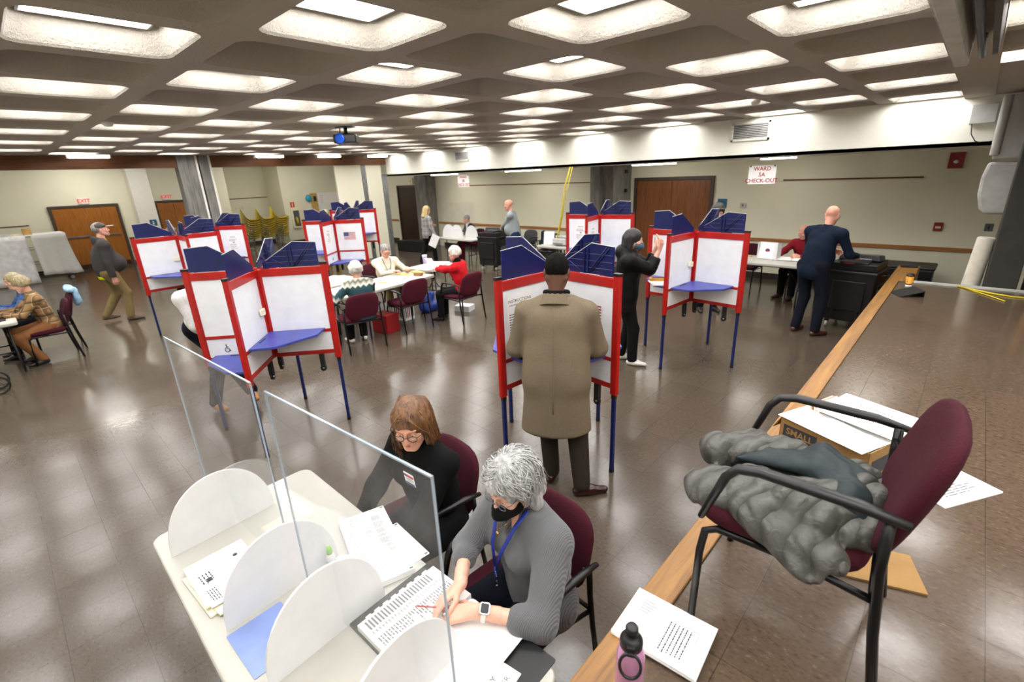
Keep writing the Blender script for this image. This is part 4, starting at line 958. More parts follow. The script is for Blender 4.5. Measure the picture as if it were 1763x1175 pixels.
# badge pinned to the sweater
J=W1; bp=J['P']+J['sp']*.40+J['Fs']*.155-J['Rs']*.075
m=MB(); m.M=frame(bp-J['loc'],-J['Rs']*-1 if False else J['Rs']*-1,J['sp']); m.prism(rrect(.078,.072,.004,2),0,.002,m=0); m.bb(-.037,-.034,.002,.037,-.022,.0026,m=1); m.bb(-.037,.012,.002,.037,.026,.0026,m=2); m.bb(-.037,.012,.0026,-.015,.026,.003,m=1); text_block(m,-.02,-.018,.03,.008,3,.002,mi=3); m.build('name_badge',[MAT['paper'],MAT['flag_blue'],MAT['flag_red'],MAT['ink_light']],J['root'])
# ================================================================ things on the foreground table
TZ=.7402
def prop(name,label,cat,loc,rz=0,group=None): return empty(name,loc,R(rz),label,cat,group)
def simple(name,mb,mats,label,cat,loc=(0,0,0),rz=0,group=None,**k): 
    o=mb.build(name,mats,None,loc=loc,rz=R(rz),**k); return tag(o,label,cat,group)
def dome(x,y,z,parent,w=.46,h=.31,mt='coroplast'):
    m=MB(); pts=[(-w/2,0)]+[(-w/2*math.cos(PI*i/24)**1 ,h*math.sin(PI*i/24)**.85) for i in range(1,24)]+[(w/2,0)]
    Mx=Matrix(((0,0,1,0),(1,0,0,0),(0,1,0,0),(0,0,0,1)))
    m.prism(pts,-.004,.004,M=Matrix.Translation((x,y,z))@Mx); return m.build('support_foot',MAT[mt],parent)
def shield(name,label,p0,p1,z0,h,feet,parent=None):
    r=prop(name,label,'acrylic shield',((p0[0]+p1[0])/2,(p0[1]+p1[1])/2,z0))
    ang=math.atan2(p1[1]-p0[1],p1[0]-p0[0]); L=math.hypot(p1[0]-p0[0],p1[1]-p0[1]); r.rotation_euler=(0,0,ang)
    m=MB(); m.bb(-L/2+.004,-.0025,.03,L/2-.004,.0025,h-.004); m.build('acrylic_panel',MAT['acrylic'],r)
    m=MB(); m.bb(-L/2,-.003,h-.005,L/2,.003,h); 
    for s in (-1,1): m.bb(s*L/2-.0022,-.003,.03,s*L/2+.0022,.003,h)
    m.build('panel_edge',MAT['acrylic_edge'],r)
    for fx in feet:
        o=dome(0,0,0,r); o.location=(fx-(p0[0]+p1[0])/2,-.05,0)
    return r
shield('acrylic_shield','clear acrylic shield at the left end of the foreground table',(-2.68,.43),(-1.75,.485),TZ,.905,(-2.34,-1.735))
shield('acrylic_shield','clear acrylic shield in front of the two seated women',(-1.63,.49),(-.80,.55),TZ,.905,(-1.40,-.98))
def ballot(label,loc,rz,w=.215,h=.47,t=.004,tint='paper',group=None,full=True,name='ballot'):
    r=prop(name,label,'ballot',loc,rz,group)
    m=MB(); m.prism(rrect(w,h,.002,1),0,t,m=0); m.build('paper_sheet',MAT[tint],r)
    m=MB(); z=t+.0002
    for i in range(30):
        x=-w/2+.012+i*(w-.024)/29
        for y in (-h/2+.008,h/2-.012): m.bb(x-.0012,y,z,x+.0012,y+.006,z+.0003,m=0)
    for i in range(46):
        y=-h/2+.016+i*(h-.032)/45
        for x in (-w/2+.004,w/2-.006): m.bb(x,y,z,x+.002,y+.002,z+.0003,m=0)
    for x,y in ((-w/2+.006,-h/2+.006),(w/2-.018,-h/2+.006),(w/2-.018,h/2-.014)): m.bb(x,y,z,x+.014,y+.008,z+.0004,m=0)
    if full:
        for cidx in range(3):
            x0=-w/2+.018+cidx*(w-.036)/3; x1=x0+(w-.036)/3-.006; y=h/2-.05
            if cidx==1: y-=.09
            while y>-h/2+.075:
                hh=random.uniform(.02,.055); y0=max(y-hh,-h/2+.065)
                m.bb(x0,y0+.001,z,x1,y,z+.0002,m=2); text_block(m,x0+.002,y0+.003,x1-.002,y-.002,max(2,int((y-y0)/.006)),z+.0003,mi=1,ragged=.5); y=y0-.004
        text_block(m,-.06,-h/2+.02,.06,-h/2+.055,5,z,mi=1,ragged=.1); text_block(m,-w/2+.02,h/2-.04,-w/2+.09,h/2-.02,2,z,mi=1)
    m.build('print',[MAT['ink_mid'],MAT['ink_faint'],MAT['paper_shade']],r); return r
mat('paper_shade','#cdcdcc',.8,var=.01)
ballot('long printed ballot lying half under the top stack of ballots',(-1.60,.845,TZ),86,.215,.28,.003,full=False)
ballot('pink-tinged ballot sheet peeking out beside the glue bottle',(-1.63,.655,TZ),-40,.2,.28,.003,full=True)
ballot('thick stack of long printed ballots in front of the woman in black',(-1.667,.80,TZ+.0035),73,.215,.475,.026)
m=MB(); 
for i,(dx,dy,a,t_) in enumerate(((0,0,0,.012),(.02,.015,4,.008),(-.03,.01,-3,.008))):
    m.box((dx,dy,.006+i*.009),(.30,.235,.008),rz=R(a),m=0)
o=simple('envelope_stack',m,[MAT['paper_cream']],'stack of printed envelopes with a black arrow, left on the foreground table','envelopes',(-1.985,.29,TZ),4)
m=MB(); z=.0292
m.box((.02,.0,z),(.24,.19,.002),rz=R(-3),m=0)
m.prism([(-.075,.0),(-.075,.022),(-.105,.022),(-.055,.055),(-.005,.022),(-.035,.022),(-.035,0)],z+.001,z+.0016,m=1,M=Matrix.Translation((.10,.02,0)))
m.lathe([(0,z),(.010,z),(.010,z+.0016),(0,z+.0016)],14,c=(-.09,.075,0),m=1)
text_block(m,-.02,.062,.12,.085,2,z+.001,mi=2); text_block(m,-.08,-.08,.0,-.03,4,z+.001,mi=2); text_block(m,.03,-.085,.12,-.05,4,z+.001,mi=2); m.bb(-.04,-.06,z+.001,-.015,-.04,z+.0017,m=1)
m.build('top_envelope',[MAT['paper'],MAT['ink'],MAT['ink_mid']],o)
m=MB(); m.prism(rrect(.25,.20,.006,2),0,.0025,m=0); simple('plastic_pouch',m,[MAT['pouch_blue']] if 'pouch_blue' in MAT else [MAT['clear_plastic']],'clear blue-tinted plastic pouch between two white shield feet','plastic pouch',(-1.575,.30,TZ),2)
m=MB(); m.prism(rrect(.055,.40,.002,1),0,.0015); simple('paper_strip',m,MAT['paper_cream'],'long cream paper strip lying across the far end of the foreground table','paper strip',(-2.33,.70,TZ),-88+0,)
m=MB(); m.prism(rrect(.10,.14,.01,2),0,.003); m.prism(rrect(.06,.10,.01,2,.03,.02),.003,.006); simple('pink_slip',m,MAT['paper_pink'],'pale pink paper slips beside the glue bottle','paper slips',(-1.60,.565,TZ),-35)
r=prop('glue_bottle','small white glue bottle with a lime green cap','bottle',(-1.71,.62,TZ))
m=MB(); m.lathe([(0,0),(.018,.001),(.019,.006),(.019,.062),(.014,.072),(.010,.076),(0,.077)],18,m=0); m.lathe([(.0195,.018),(.0195,.045)],18,m=1); m.build('bottle_body',[MAT['coroplast'],MAT['green_label']] if 'green_label' in MAT else [MAT['coroplast'],MAT['blue_sign']],r)
mat('lime_cap','#8cc63f',.4); mat('green_cap','#6f9c6a',.5)
m=MB(); m.lathe([(0,.075),(.012,.075),(.012,.095),(.006,.115),(.003,.118),(0,.118)],14); m.build('cap',MAT['lime_cap'],r)
m=MB(); m.rod((-.03,0,.008),(.02,0,.008),.006,8,m=0); m.rod((.02,0,.008),(.04,0,.008),.008,8,m=1); simple('marker_pen',m,[MAT['white_paint'],MAT['green_cap']],'marker with a green cap below the ballot stack','marker',(-1.50,.615,TZ),-60)
# open ring binder
r=prop('ring_binder','open black ring binder of voter lists the grey-haired woman writes in','binder',(-1.10,.72,TZ),2)
m=MB(); m.prism(rrect(.68,.375,.008,2,.035,0),0,.004); m.build('cover',MAT['black_plastic'],r)
m=MB(); m.box((-.14,0,.017),(.225,.36,.024),m=0)
for i in range(8): m.box((-.255,-.13+i*.038,.018),(.012,.022,.02),m=0)
z=.0295
for i in range(22): m.box((-.218,-.155+i*.0135,z),(.045,.0075,.0004),m=1)
text_block(m,-.185,-.165,-.165,.155,24,z,mi=2,ragged=.2); text_block(m,-.15,-.165,-.05,.165,30,z,mi=2,ragged=.75); m.build('left_pages',[MAT['paper'],MAT['ink_light'],MAT['ink_light']],r)
m=MB(); m.box((.115,.0,.011),(.22,.345,.014)); m.box((.145,-.005,.0195),(.215,.345,.003),rz=R(3)); m.prism(rrect(.10,.07,.02,3,.03,.14),.0212,.0222); m.build('right_pages',MAT['paper'],r)
m=MB(); m.box((.265,-.06,.0075),(.13,.25,.007),rz=R(6)); o=m.build('loose_sheet',MAT['paper'],r)
Mx=Matrix.Translation((.265,-.03,.0112))@Matrix.Rotation(R(98),4,'Z')
for txt,dy,sz in (('EV Y',-.035,.026),('NON',-.052,.012),('Y',-.0,.026),('OVER',.035,.026)): lettering(txt,sz,MAT['ink_mid'],Mx@Matrix.Translation((.03,-dy,0)),o,ext=.0003)
m=MB()
for y in (-.11,0,.11):
    for s in (-.006,.006): m.tube([(-.008+.026*math.cos(a),y+s*.6,.018+.026*math.sin(a)) for a in [R(-10+20*i) for i in range(11)]],.0015,5)
m.bb(-.012,-.14,.004,.012,.14,.008); m.build('rings',MAT['chrome'],r)
m=MB(); a=A((-1.245,.715,.782)); b_=A((-1.105,.80,.80)); m.tube([tuple(a-A((-1.15,.76,.79))),tuple(a+.08*(b_-a)-A((-1.15,.76,.79))),tuple(b_-A((-1.15,.76,.79)))],[.0006,.0032,.0032],6,m=0)
simple('red_pen',m,[MAT['red_ink']],'thin red pen held over the open binder','pen',(-1.15,.76,.79))
# ================================================================ things on the stage
r=prop('water_bottle','pink metal water bottle with a black cap and loop at the stage edge','water bottle',(-.455,.905,ST),27)
mat('pink_metal','#c88fb4',.3,.35)
m=MB(); m.lathe([(0,0),(.036,.0),(.039,.006),(.039,.20),(.037,.215),(.030,.232),(.0275,.236),(0,.236)],28); m.build('bottle_body',MAT['pink_metal'],r)
m=MB(); m.lathe([(0,.234),(.0285,.234),(.0285,.238),(0,.238)],24,m=1); m.lathe([(0,.238),(.031,.238),(.032,.25),(.031,.262),(.022,.272),(.016,.276),(.015,.284),(.0175,.286),(.0175,.302),(.014,.308),(0,.308)],24,m=0); o=m.build('cap',[MAT['black_plastic'],MAT['chrome']],r)
m=MB(); pts=[(.035*math.sin(a),-.034-.012*(1-math.cos(a)),.215+.030*math.cos(a)*1.0) for a in [2*PI*i/20 for i in range(20)]]; m.tube([(x*.8,y,z-.0) for x,y,z in pts],.0045,8,close=True); m.box((0,-.031,.25),(.02,.01,.03)); m.build('carry_loop',MAT['black_plastic'],o)
r=prop('paper_stack','thick white paper packet on the oak stage edge beside the pink bottle','paper',(-.478,1.18,ST+.0125),4)
m=MB(); 
for i in range(3): m.box((random.uniform(-.002,.002),random.uniform(-.002,.002),.003+i*.005),(.279,.216,.005),rz=R(random.uniform(-1,1)))
m.build('paper_sheet',MAT['paper'],r)
m=MB(); z=.0158; Mr=Matrix.Rotation(R(180),4,'Z')
for x0,y0,x1,y1 in ((.0,-.085,.1,-.0835),(.0,.05,.1,.0515),(.0,-.085,.0015,.05),(.1,-.085,.1015,.05),(.083,-.085,.0845,.05)): m.bb(x0,y0,z,x1,y1,z+.0004,m=1)
for i in range(6):
    y=.042
    while y>-.075: l=random.uniform(.004,.012); m.bb(.008+i*.0135,y-l,z,.0125+i*.0135,y,z+.0004,m=0); y-=l+.002
for i in range(5): m.bb(-.10,.07-i*.012,z,-.05-random.random()*.02,.073-i*.012,z+.0003,m=1)
m.build('print',[MAT['ink_mid'],MAT['ink_light']],r)
# moving box of papers
r=prop('cardboard_box','small open cardboard moving box full of papers on the stage','cardboard box',(-.245,2.65,ST),-20)
m=MB(); w_,d_,h_=.42,.40,.25
for a in ((-w_/2,-d_/2,0,w_/2,-d_/2+.005,h_),(-w_/2,d_/2-.005,0,w_/2,d_/2,h_),(-w_/2,-d_/2,0,-w_/2+.005,d_/2,h_),(w_/2-.005,-d_/2,0,w_/2,d_/2,h_),(-w_/2,-d_/2,0,w_/2,d_/2,.005)): m.bb(*a)
m.box((-w_/2-.02,0,h_-.04),(.004,.38,.10),ry=R(28)); m.build('box_wall',MAT['cardboard'],r)
m=MB(); m.bb(-.19,-d_/2-.0015,.15,-.02,-d_/2-.0005,.215); o=m.build('printed_label',MAT['ink'],r)
lettering('SMALL',.048,MAT['cardboard'],frame((-.105,-d_/2-.002,.182),(1,0,0),(0,0,1)),o,ext=.0005,bold=.0008)
m=MB(); m.bb(w_/2+.0005,-.17,.12,w_/2+.0015,-.03,.20); m.build('printed_label',MAT['ink'],r)
m=MB(); m.bb(-.2,-.19,.006,.2,.19,h_-.025); m.build('paper_filling',MAT['paper_cream'],r)
for i in range(9): 
    m=MB(); m.box((-.17+i*.008,.08+random.uniform(-.01,.01),h_-.01),(.005,.20,.09+random.uniform(-.01,.015)),ry=R(-14)); m.build('folder',MAT[('paper','paper_tan','flag_red','paper','paper_pink','paper')[i%6]],r)
m=MB(); m.box((.0,.10,h_+.0),(.22,.14,.05),rx=R(10)); m.build('folder',MAT['blue_sign'],r)
def topsheet(label,x,y,z,rz,w,h,tilt=0,name='paper_sheet',mt='paper',t=.002,txt=False):
    c,s=math.cos(R(-20)),math.sin(R(-20)); o=prop(name,label,'paper',(-.245+x*c-y*s,2.65+x*s+y*c,z),rz)
    m=MB(); m.box((0,0,0),(w,h,t),rx=R(tilt)); m.build('sheet',MAT[mt],o)
    if txt:
        for k,(ln,yy) in enumerate((('Volunteers',.06),('other',.02),('J Bull',-.02),('11-7-22',-.06))):
            lettering(ln,.035,MAT['ink_mid'],Matrix.Rotation(R(tilt),4,'X')@Matrix.Translation((.0,yy,t/2+.0004)),o,ext=.0003)
topsheet('white sheet lying flat across the near side of the moving box',-.005,-.09,ST+h_+.004,-24,.42,.27)
topsheet('grey booklet on the white sheets in the moving box',.04,-.10,ST+h_+.012,-30,.2,.09,0,'booklet','paper_shade',.012)
topsheet('handwritten white sheet on top of the moving box',.05,.075,ST+h_+.045,-20,.36,.26,6,txt=True)
r=prop('magazine','glossy magazine lying on the stage behind the armchair','magazine',(.17,2.78,ST),58)
m=MB(); m.prism(rrect(.36,.235,.004,2),0,.006,m=0); m.build('cover',MAT['paper'],r)
m=MB(); m.bb(-.16,.03,.0062,-.02,.10,.0068,m=0); text_block(m,-.1,-.07,.12,.0,5,.0062,mi=1); m.bb(.0,.06,.0062,.12,.085,.0066,m=2); m.build('print',[MAT['blue_sign'],MAT['ink_light'],MAT['flag_red']],r)
m=MB(); m.box((0,0,.006),(.26,.20,.008),m=0); simple('paper_sheet',m,[MAT['cardboard']],'tan cardboard flap lying under the near stage armchair','cardboard',(.0,1.98,ST),20)
# puffer jacket thrown on the armchair
def puffer():
    r=prop('puffer_jacket','grey quilted puffer jacket with dark lining thrown on the stage armchair','jacket',(-.235,1.55,ST+.45)); z0=ST+.44
    t=Field(.035); L=lambda x,y,z: (x,y,z0+z); U=(0,0,1)
    for a,b,ra,rb,fs in (((-.44,1.42,.03),(-.10,1.48,.05),.105,.115,.60),((-.44,1.66,.04),(-.12,1.70,.05),.095,.10,.65),((-.50,1.58,.09),(-.30,1.68,.10),.062,.07,.75),((-.50,1.60,.06),(-.42,1.72,.07),.07,.06,.8),
      ((-.31,1.36,.055),(-.10,1.31,.025),.075,.055,.75),((-.26,1.34,.02),(-.13,1.27,-.02),.06,.035,.7),((-.20,1.44,.085),(-.08,1.56,.10),.085,.08,.7),((-.35,1.48,.085),(-.16,1.40,.09),.055,.065,.7)): t.cap(L(*a),L(*b),ra,rb,U,fs)
    t.quilt=(.009,52,(.93,.30,.15)); t.noise=(.007,26,1); q=MB(); add_field(q,t,.006,0,r.location); o=q.build('shell',MAT['puffer_grey'],r)
    t=Field(.022)
    for k in range(7):
        y=1.54+k*.022; t.cap(L(-.42+.02*k,y,.115-.006*abs(k-3)),L(-.20,y+.01,.135),.012,.026,U,.9); t.cap(L(-.20,y+.01,.135),L(-.075,y-.045,.115),.026,.030,U,.9)
    for k in range(5): t.cap(L(-.43+.01*k,1.375+.02*k,.055+.004*k),L(-.27,1.375+.022*k,.07),.022,.026,U,.8)
    for k in range(4): t.cap(L(-.10,1.46+.03*k,.12),L(-.055,1.44+.03*k,.05),.034,.036)
    t.noise=(.005,38,.8); q=MB(); add_field(q,t,.006,0,r.location); q.build('lining',MAT['puffer_lining'],r)
def quilt_mat(name,col,rough):
    t=NT(name); w_=t.n('ShaderNodeTexWave',inp={'Vector':t.tc(rot=(0,.2,.5)),'Scale':5.5,'Distortion':2.2,'Detail':1.0,'Detail Scale':.8}); f=t.math('POWER',w_.outputs['Fac'],.4)
    t.set(Base_Color=rgb(col),Roughness=rough); t.bump(t.math('ADD',f,t.math('MULTIPLY',t.noise(26,4,dist=1.2),.45)),.9,.02); MAT[name]=t.mat
quilt_mat('puffer_grey','#4c4b46',.5); fabric('puffer_lining','#262e30',60,.7,.5,fold=9)
puffer()
r=prop('tablet','black tablet in a folding case propped on the far stage floor','tablet',(-.36,7.0,ST),-62)
m=MB(); m.box((0,0,.035),(.26,.24,.008),rx=R(16)); m.box((0,.0,.004),(.26,.22,.006)); m.box((0,.11,.035),(.26,.006,.06)); m.build('case',MAT['black_plastic'],r); m=MB(); m.box((.02,.03,.047),(.05,.02,.001),rx=R(16)); m.build('logo',MAT['white_paint'],r)
r=prop('coffee_cup','yellow paper coffee cup with a dark lid on the far stage','coffee cup',(-.385,7.46,ST)); mat('cup_orange','#e09a1c',.5); mat('cup_brown','#5a1d12',.5)
m=MB(); m.lathe([(0,0),(.030,0),(.033,.035)],18,m=2); m.lathe([(.0331,.03),(.034,.045)],18,m=1); m.lathe([(.034,.045),(.041,.135),(0,.135)],18,m=0)
for i in range(9): a=i*2.1; z_=.055+.008*i; m.ball((.0375*math.cos(a),.0375*math.sin(a),z_),.006,6,m=1)
m.build('cup_body',[MAT['cup_orange'],MAT['cup_brown'],MAT['paper']],r); m=MB(); m.lathe([(0,.134),(.043,.134),(.043,.142),(.037,.150),(.034,.165),(0,.162)],18); m.build('lid',MAT['black_plastic'],r)
m=MB(); m.prism(rrect(.20,.12,.02,3),0,.022); simple('pouch',m,MAT['black_plastic'],'flat black pouch at the far end of the oak stage edge','pouch',(-.5,8.85,ST+.0125),10,bevel=.006)
m=MB(); m.tube([(x,y,0) for x,y in ((.06,7.75),(.2,7.62),(.35,7.5),(.5,7.42),(.8,7.45),(1.4,7.6))],.009,6); m.tube([(.12,7.68,0),(.3,7.40,0),(.45,7.15,0)],.006,6); simple('extension_cord',m,MAT['yellow_cord'],'yellow extension cord running over the far corner of the stage floor','cord',(0,0,ST+.009))
m=MB(); m.lathe([(0,0),(.075,0),(.08,.02),(.078,1.36),(.07,1.37),(.015,1.37),(.015,1.36),(0,1.36)],24); o=simple('paper_roll',m,MAT['roll_paper'] if 'roll_paper' in MAT else MAT['paper_cream'],'tall pale paper roll leaning by the concrete column behind the stage','paper roll',(.13,8.15,0)); o.rotation_euler=(0,R(3),0); o.scale=(1.1,1.1,1)
# ================================================================ the other people
H_=dict
SH_SHORT=dict(g=.006,noise=(.002,120,1),fw=.075,fh=.105,cut=(.03,.035,.85,.6))
# man in a white shirt bent over the near booth
person('man in a white shirt and navy trousers bent behind the near voting booth',(-5.68,1.30,0),6,1.76,'tan',lean=34,head=(0,35),hands=(P3(-5.10,1.62,1.02),P3(-5.14,1.30,1.02)),feet=((-5.58,1.17,0),(-5.46,1.55,0)),wide=1.25,belly=.10,top='white_shirt',topk=dict(hem=.10,noise=(.008,12,.5)),bottom='trousers_navy',shoe='shoe_tan',hair=SH_SHORT,hairm='hair_salt')
# walking man in the hoodie
def tail_hood(J):
    P,sp,s,neck,F=J['P'],J['sp'],J['s'],J['neck'],J['F']
    t=Field(.035); J['torso'](t,.028); J['arms'](t,.024,.97); t.cap(P-A((0,0,.05)),P+sp*.05,.15*s,fd=F,fs=.95); t.noise=(.007,12,.6)
    t.cap(neck-J['Fs']*.06*s-J['Rs']*.06,neck-J['Fs']*.06*s+J['Rs']*.06,.050*s,k=.03); t.cap(neck-J['Fs']*.085+A((0,0,-.04)),neck-J['Fs']*.10+A((0,0,.02)),.06,.04,k=.04)
    t.cut=[(P-A((0,0,.10)),(0,0,-1)),(neck+sp*.05+J['Fs']*.0,unit(sp+J['Fs']*.35))]; J['cloth']('hoodie',t,MAT['hoodie_grey'])
    t=Field(.03); t.cap(P-A((0,0,.10)),P-A((0,0,.02)),.152*s,fd=F,fs=.93); t.cut=[(P-A((0,0,.145)),(0,0,-1))]; t.cap(neck+J['Fs']*.075*s-sp*.10*s,neck+J['Fs']*.05*s-sp*.0,.045,.03); J['cloth']('hi_vis_shirt',t,MAT['hi_vis'])
J=person('man in a grey hoodie, camo cap and khaki trousers walking past the brown doors',(-11.3,1.27,0),90,1.84,'pink',pz=.955,lean=5,head=(0,-4),hands=(P3(-11.55,1.33,.80),P3(-11.02,1.30,.80)),feet=((-11.45,1.08,.04),(-11.2,1.40,0)),wide=1.25,belly=.14,bottom='trousers_khaki',shoe='shoe_boot',tailor=tail_hood,hair=SH_SHORT,hairm='hair_salt')
M3=np.stack([J['hr'],J['hf'],J['hu']],1); Lh=lambda x,y,z: J['hc']+(J['hr']*x+J['hf']*y+J['hu']*z)*J['s']
t=Field(.012); t.ell(Lh(0,-.008,.045),(.088,.108,.085),M3); t.cut=[(Lh(0,0,.035),-J['hu'])]; t2=Field(.01); t2.ell(Lh(0,.135,.045),(.062,.070,.010),M3)
q=MB(); add_field(q,t,.008,0,J['loc']); add_field(q,t2,.006,1,J['loc']); mat('camo','#8d8672',.8,var=.35,scale=40); q.build('cap',[MAT['hair_dark'],MAT['camo']],J['root'])
t=Field(.012); t.ell(Lh(0,.062,-.078),(.050,.048,.040),M3); t.sube(Lh(0,.09,-.035),(.04,.05,.035),M3); q=MB(); add_field(q,t,.007,0,J['loc']); q.build('beard',MAT['hair_salt'],J['root'])
# left edge
person('woman with short fair hair in a brown plaid jacket seated at the left edge',(-9.50,.26,0),-90,1.64,'fair',sit=True,lean=12,head=(-20,22),fem=True,hands=(P3(-9.32,-.22,.79),P3(-9.60,-.24,.79)),hn=((0,0,1),(0,0,1)),top='plaid_brown',topk=dict(name='jacket',noise=(.006,14,.5)),bottom='tan_skirt',shoe='shoe_dark',feet=((-9.35,.05,.0),(-9.62,.0,0)),hair=dict(g=.014,noise=(.004,60,.5),len=.02,w=.03,fw=.066,fh=.09),hairm='hair_ash')
person('woman in a blue floral blouse, half hidden behind the plaid jacket',(-10.1,.22,0),-90,1.62,'fair',sit=True,lean=14,head=(15,15),fem=True,hands=(P3(-9.85,-.24,.79),P3(-10.1,-.24,.79)),hn=((0,0,1),(0,0,1)),top='floral_blue',topk=dict(name='blouse',noise=(.006,14,.5)),bottom='trousers_dark',hair=dict(g=.012,noise=(.003,60,.5),len=.02,w=.03),hairm='hair_ash')
# middle table
person('white-haired woman in a green patterned sweater, seen from behind',(-6.08,3.33,0),170,1.62,'fair',sit=True,lean=4,head=(0,18),fem=True,wide=1.1,hands=(P3(-6.42,3.05,.79),P3(-6.46,3.55,.79)),hn=((0,0,1),(0,0,1)),top='nordic_sweater',topk=dict(name='sweater',noise=(.005,14,.5)),bottom='trousers_dark',shoe='shoe_white',hair=dict(g=.018,noise=(.006,60,1),len=.02,w=.034,fw=.066),hairm='hair_white')
J=person('grey-haired woman in a cream blouse and blue lanyard sorting envelopes',(-7.64,4.72,0),-12,1.62,'pink',sit=True,lean=14,head=(0,28),fem=True,wide=1.2,hands=(P3(-7.12,4.86,.81),P3(-7.16,4.60,.80)),hn=((0,0,1),(0,0,1)),top='cream_blouse',topk=dict(name='blouse',noise=(.008,13,.5)),bottom='trousers_khaki',hair=dict(g=.010,noise=(.003,80,1),fw=.068,fh=.10,cut=(.03,.0,.9,.5)),hairm='hair_salt'); glasses(J)
m=MB(); 
for q_ in (-1,1): m.tube([rel(J,q_*.072,.03,.50),rel(J,q_*.06,.12,.42),rel(J,q_*.02,.17,.30),rel(J,0,.18,.26)],.006,5)
m.build('lanyard',MAT['lanyard_blue'],J['root'])
def tail_card(J):
    t=Field(.03); J['torso'](t,.020); J['arms'](t,.018,.95); t.noise=(.006,14,.5); t.cap(J['P']-J['Rs']*.05,J['P']+J['Rs']*.05,.140*J['s'],fd=J['Fs'],fs=.9); t.cut=[(J['neck']+J['sp']*.0,J['sp'])]; c=J['cloth']('cardigan',t,MAT['red_cardigan'])
    t=Field(.02); t.cap(J['neck']-J['sp']*.02,J['neck']+J['sp']*.035,.062,.056); t.cap(J['neck']+J['Fs']*.05,J['P']+J['sp']*.2+J['Fs']*.135,.035,.03); J['cloth']('scarf',t,MAT['black_knit'])
person('white-haired woman in a red cardigan holding papers at the middle table',(-5.97,5.14,0),208,1.60,'fair',sit=True,lean=8,head=(0,14),fem=True,wide=1.1,hands=(P3(-6.50,4.98,.84),P3(-6.55,5.15,.84)),hn=((0,0,1),(0,0,1)),tailor=tail_card,bottom='trousers_dark',shoe='shoe_dark',hair=dict(g=.020,noise=(.008,50,1),fw=.066,fh=.095,len=.01,w=.03),hairm='hair_white')
# back wall table 5B
def tail_plaid(J):
    P,sp,F,s,U=J['P'],J['sp'],J['F'],J['s'],A((0,0,1)); t=Field(.035); J['torso'](t,.022); J['arms'](t,.02,.97); t.cap(P+sp*.1,P-U*.14,.145*s,.155*s,F,.85); t.noise=(.005,12,.5); t.cut=[(P-U*.12,-U),(J['neck']+sp*.02,sp)]; J['cloth']('coat',t,MAT['plaid_coat'])
J=person('woman with long blond hair in a plaid coat holding a sheet of paper',(-10.98,8.28,0),75,1.62,'fair',lean=2,head=(0,20),fem=True,tailor=tail_plaid,bottom='trousers_dark',shoe='shoe_dark',feet=((-11.1,8.08,0),(-10.85,8.42,0)),hands=(P3(-11.1,8.55,1.05),P3(-10.68,8.33,.80)),hair=dict(g=.014,len=.20,w=.034,noise=(.004,60,.3)),hairm='hair_blond')
m=MB(); m.box((0,0,0),(.22,.003,.36)); o=simple('paper_sheet',m,MAT['paper'],'white sheet of paper hanging from the hand of the blond woman','paper',(-10.66,8.25,.68),35); o.rotation_euler=(R(8),R(28),R(35))
J=person('seated man with grey hair in a dark vest behind the 5B table',(-10.55,9.62,0),-105,1.70,'pink',sit=True,lean=14,head=(-30,25),hands=(P3(-10.45,9.18,.78),P3(-10.75,9.18,.78)),top='dark_vest',topk=dict(name='vest',noise=(.005,14,.5)),bottom='maroon_trousers',hair=SH_SHORT,hairm='hair_salt')
t=Field(.02); t.cap(J['neck']-J['sp']*.03,J['neck']+J['sp']*.035,.066,.060); t.cap(J['neck']+J['Fs']*.07,J['P']+J['sp']*.25+J['Fs']*.125,.035,.025); J['cloth']('shirt_collar',t,MAT['white_shirt'])
person('bald man in a pale grey shirt and jeans gripping the black ballot box',(-7.95,8.62,0),212,1.80,'pink',lean=10,head=(0,14),hands=(P3(-8.50,8.62,1.0),P3(-8.42,8.95,1.0)),wide=1.05,belly=.08,top='grey_shirt',topk=dict(hem=.02,noise=(.007,13,.6)),bottom='jeans',shoe='shoe_dark')
# centre right
def tail_puff(J):
    P,sp,F,s,U=J['P'],J['sp'],J['F'],J['s'],A((0,0,1)); t=Field(.03); J['torso'](t,.045)
    for i in (0,1):
        for a,b,r0,r1,n in ((J['Sh'][i],J['El'][i],.085,.075,5),(J['El'][i],J['Wr'][i],.075,.055,5)):
            for k in range(n): t.cap(a+(b-a)*k/n,a+(b-a)*(k+.8)/n,(r0+(r1-r0)*k/n)*s,(r0+(r1-r0)*k/n)*s,k=.01)
    for k in range(8): t.cap(P+sp*(.40-.08*k)*s-J['Rs']*.05,P+sp*(.40-.08*k)*s+J['Rs']*.05,(.168+.002*(k%2))*s,fd=J['Fs'],fs=.85,k=.012)
    t.cap(J['neck']-J['Fs']*.08-J['Rs']*.05,J['neck']-J['Fs']*.08+J['Rs']*.05,.085,k=.03); t.cut=[(P-U*.20,-U),(J['neck']+sp*.09,unit(sp+J['Fs']*.4))]; J['cloth']('puffer_coat',t,MAT['black_puffer'])
J=person('person in a black puffer coat and light sneakers with both hands raised to the face',(-2.86,5.02,0),30,1.68,'fair',lean=3,head=(0,12),fem=True,wide=1.15,tailor=tail_puff,hands=(P3(-2.62,5.26,1.44),P3(-2.54,5.18,1.42)),hn=((A((.3,.2,1)),A((.5,.6,.3))),(A((.2,.2,1)),A((.6,-.1,.4)))),poles=(P3(.3,.2,-1),P3(.4,.2,-1)),feet=((-2.95,5.12,0),(-2.74,5.02,0)),bottom='trousers_dark',shoe='shoe_white',hair=dict(g=.014,len=.12,w=.034,noise=(.003,60,.3)),hairm='hair_black'); 
mat('mask_blue','#3d5468',.8); mask(J,'mask_blue')
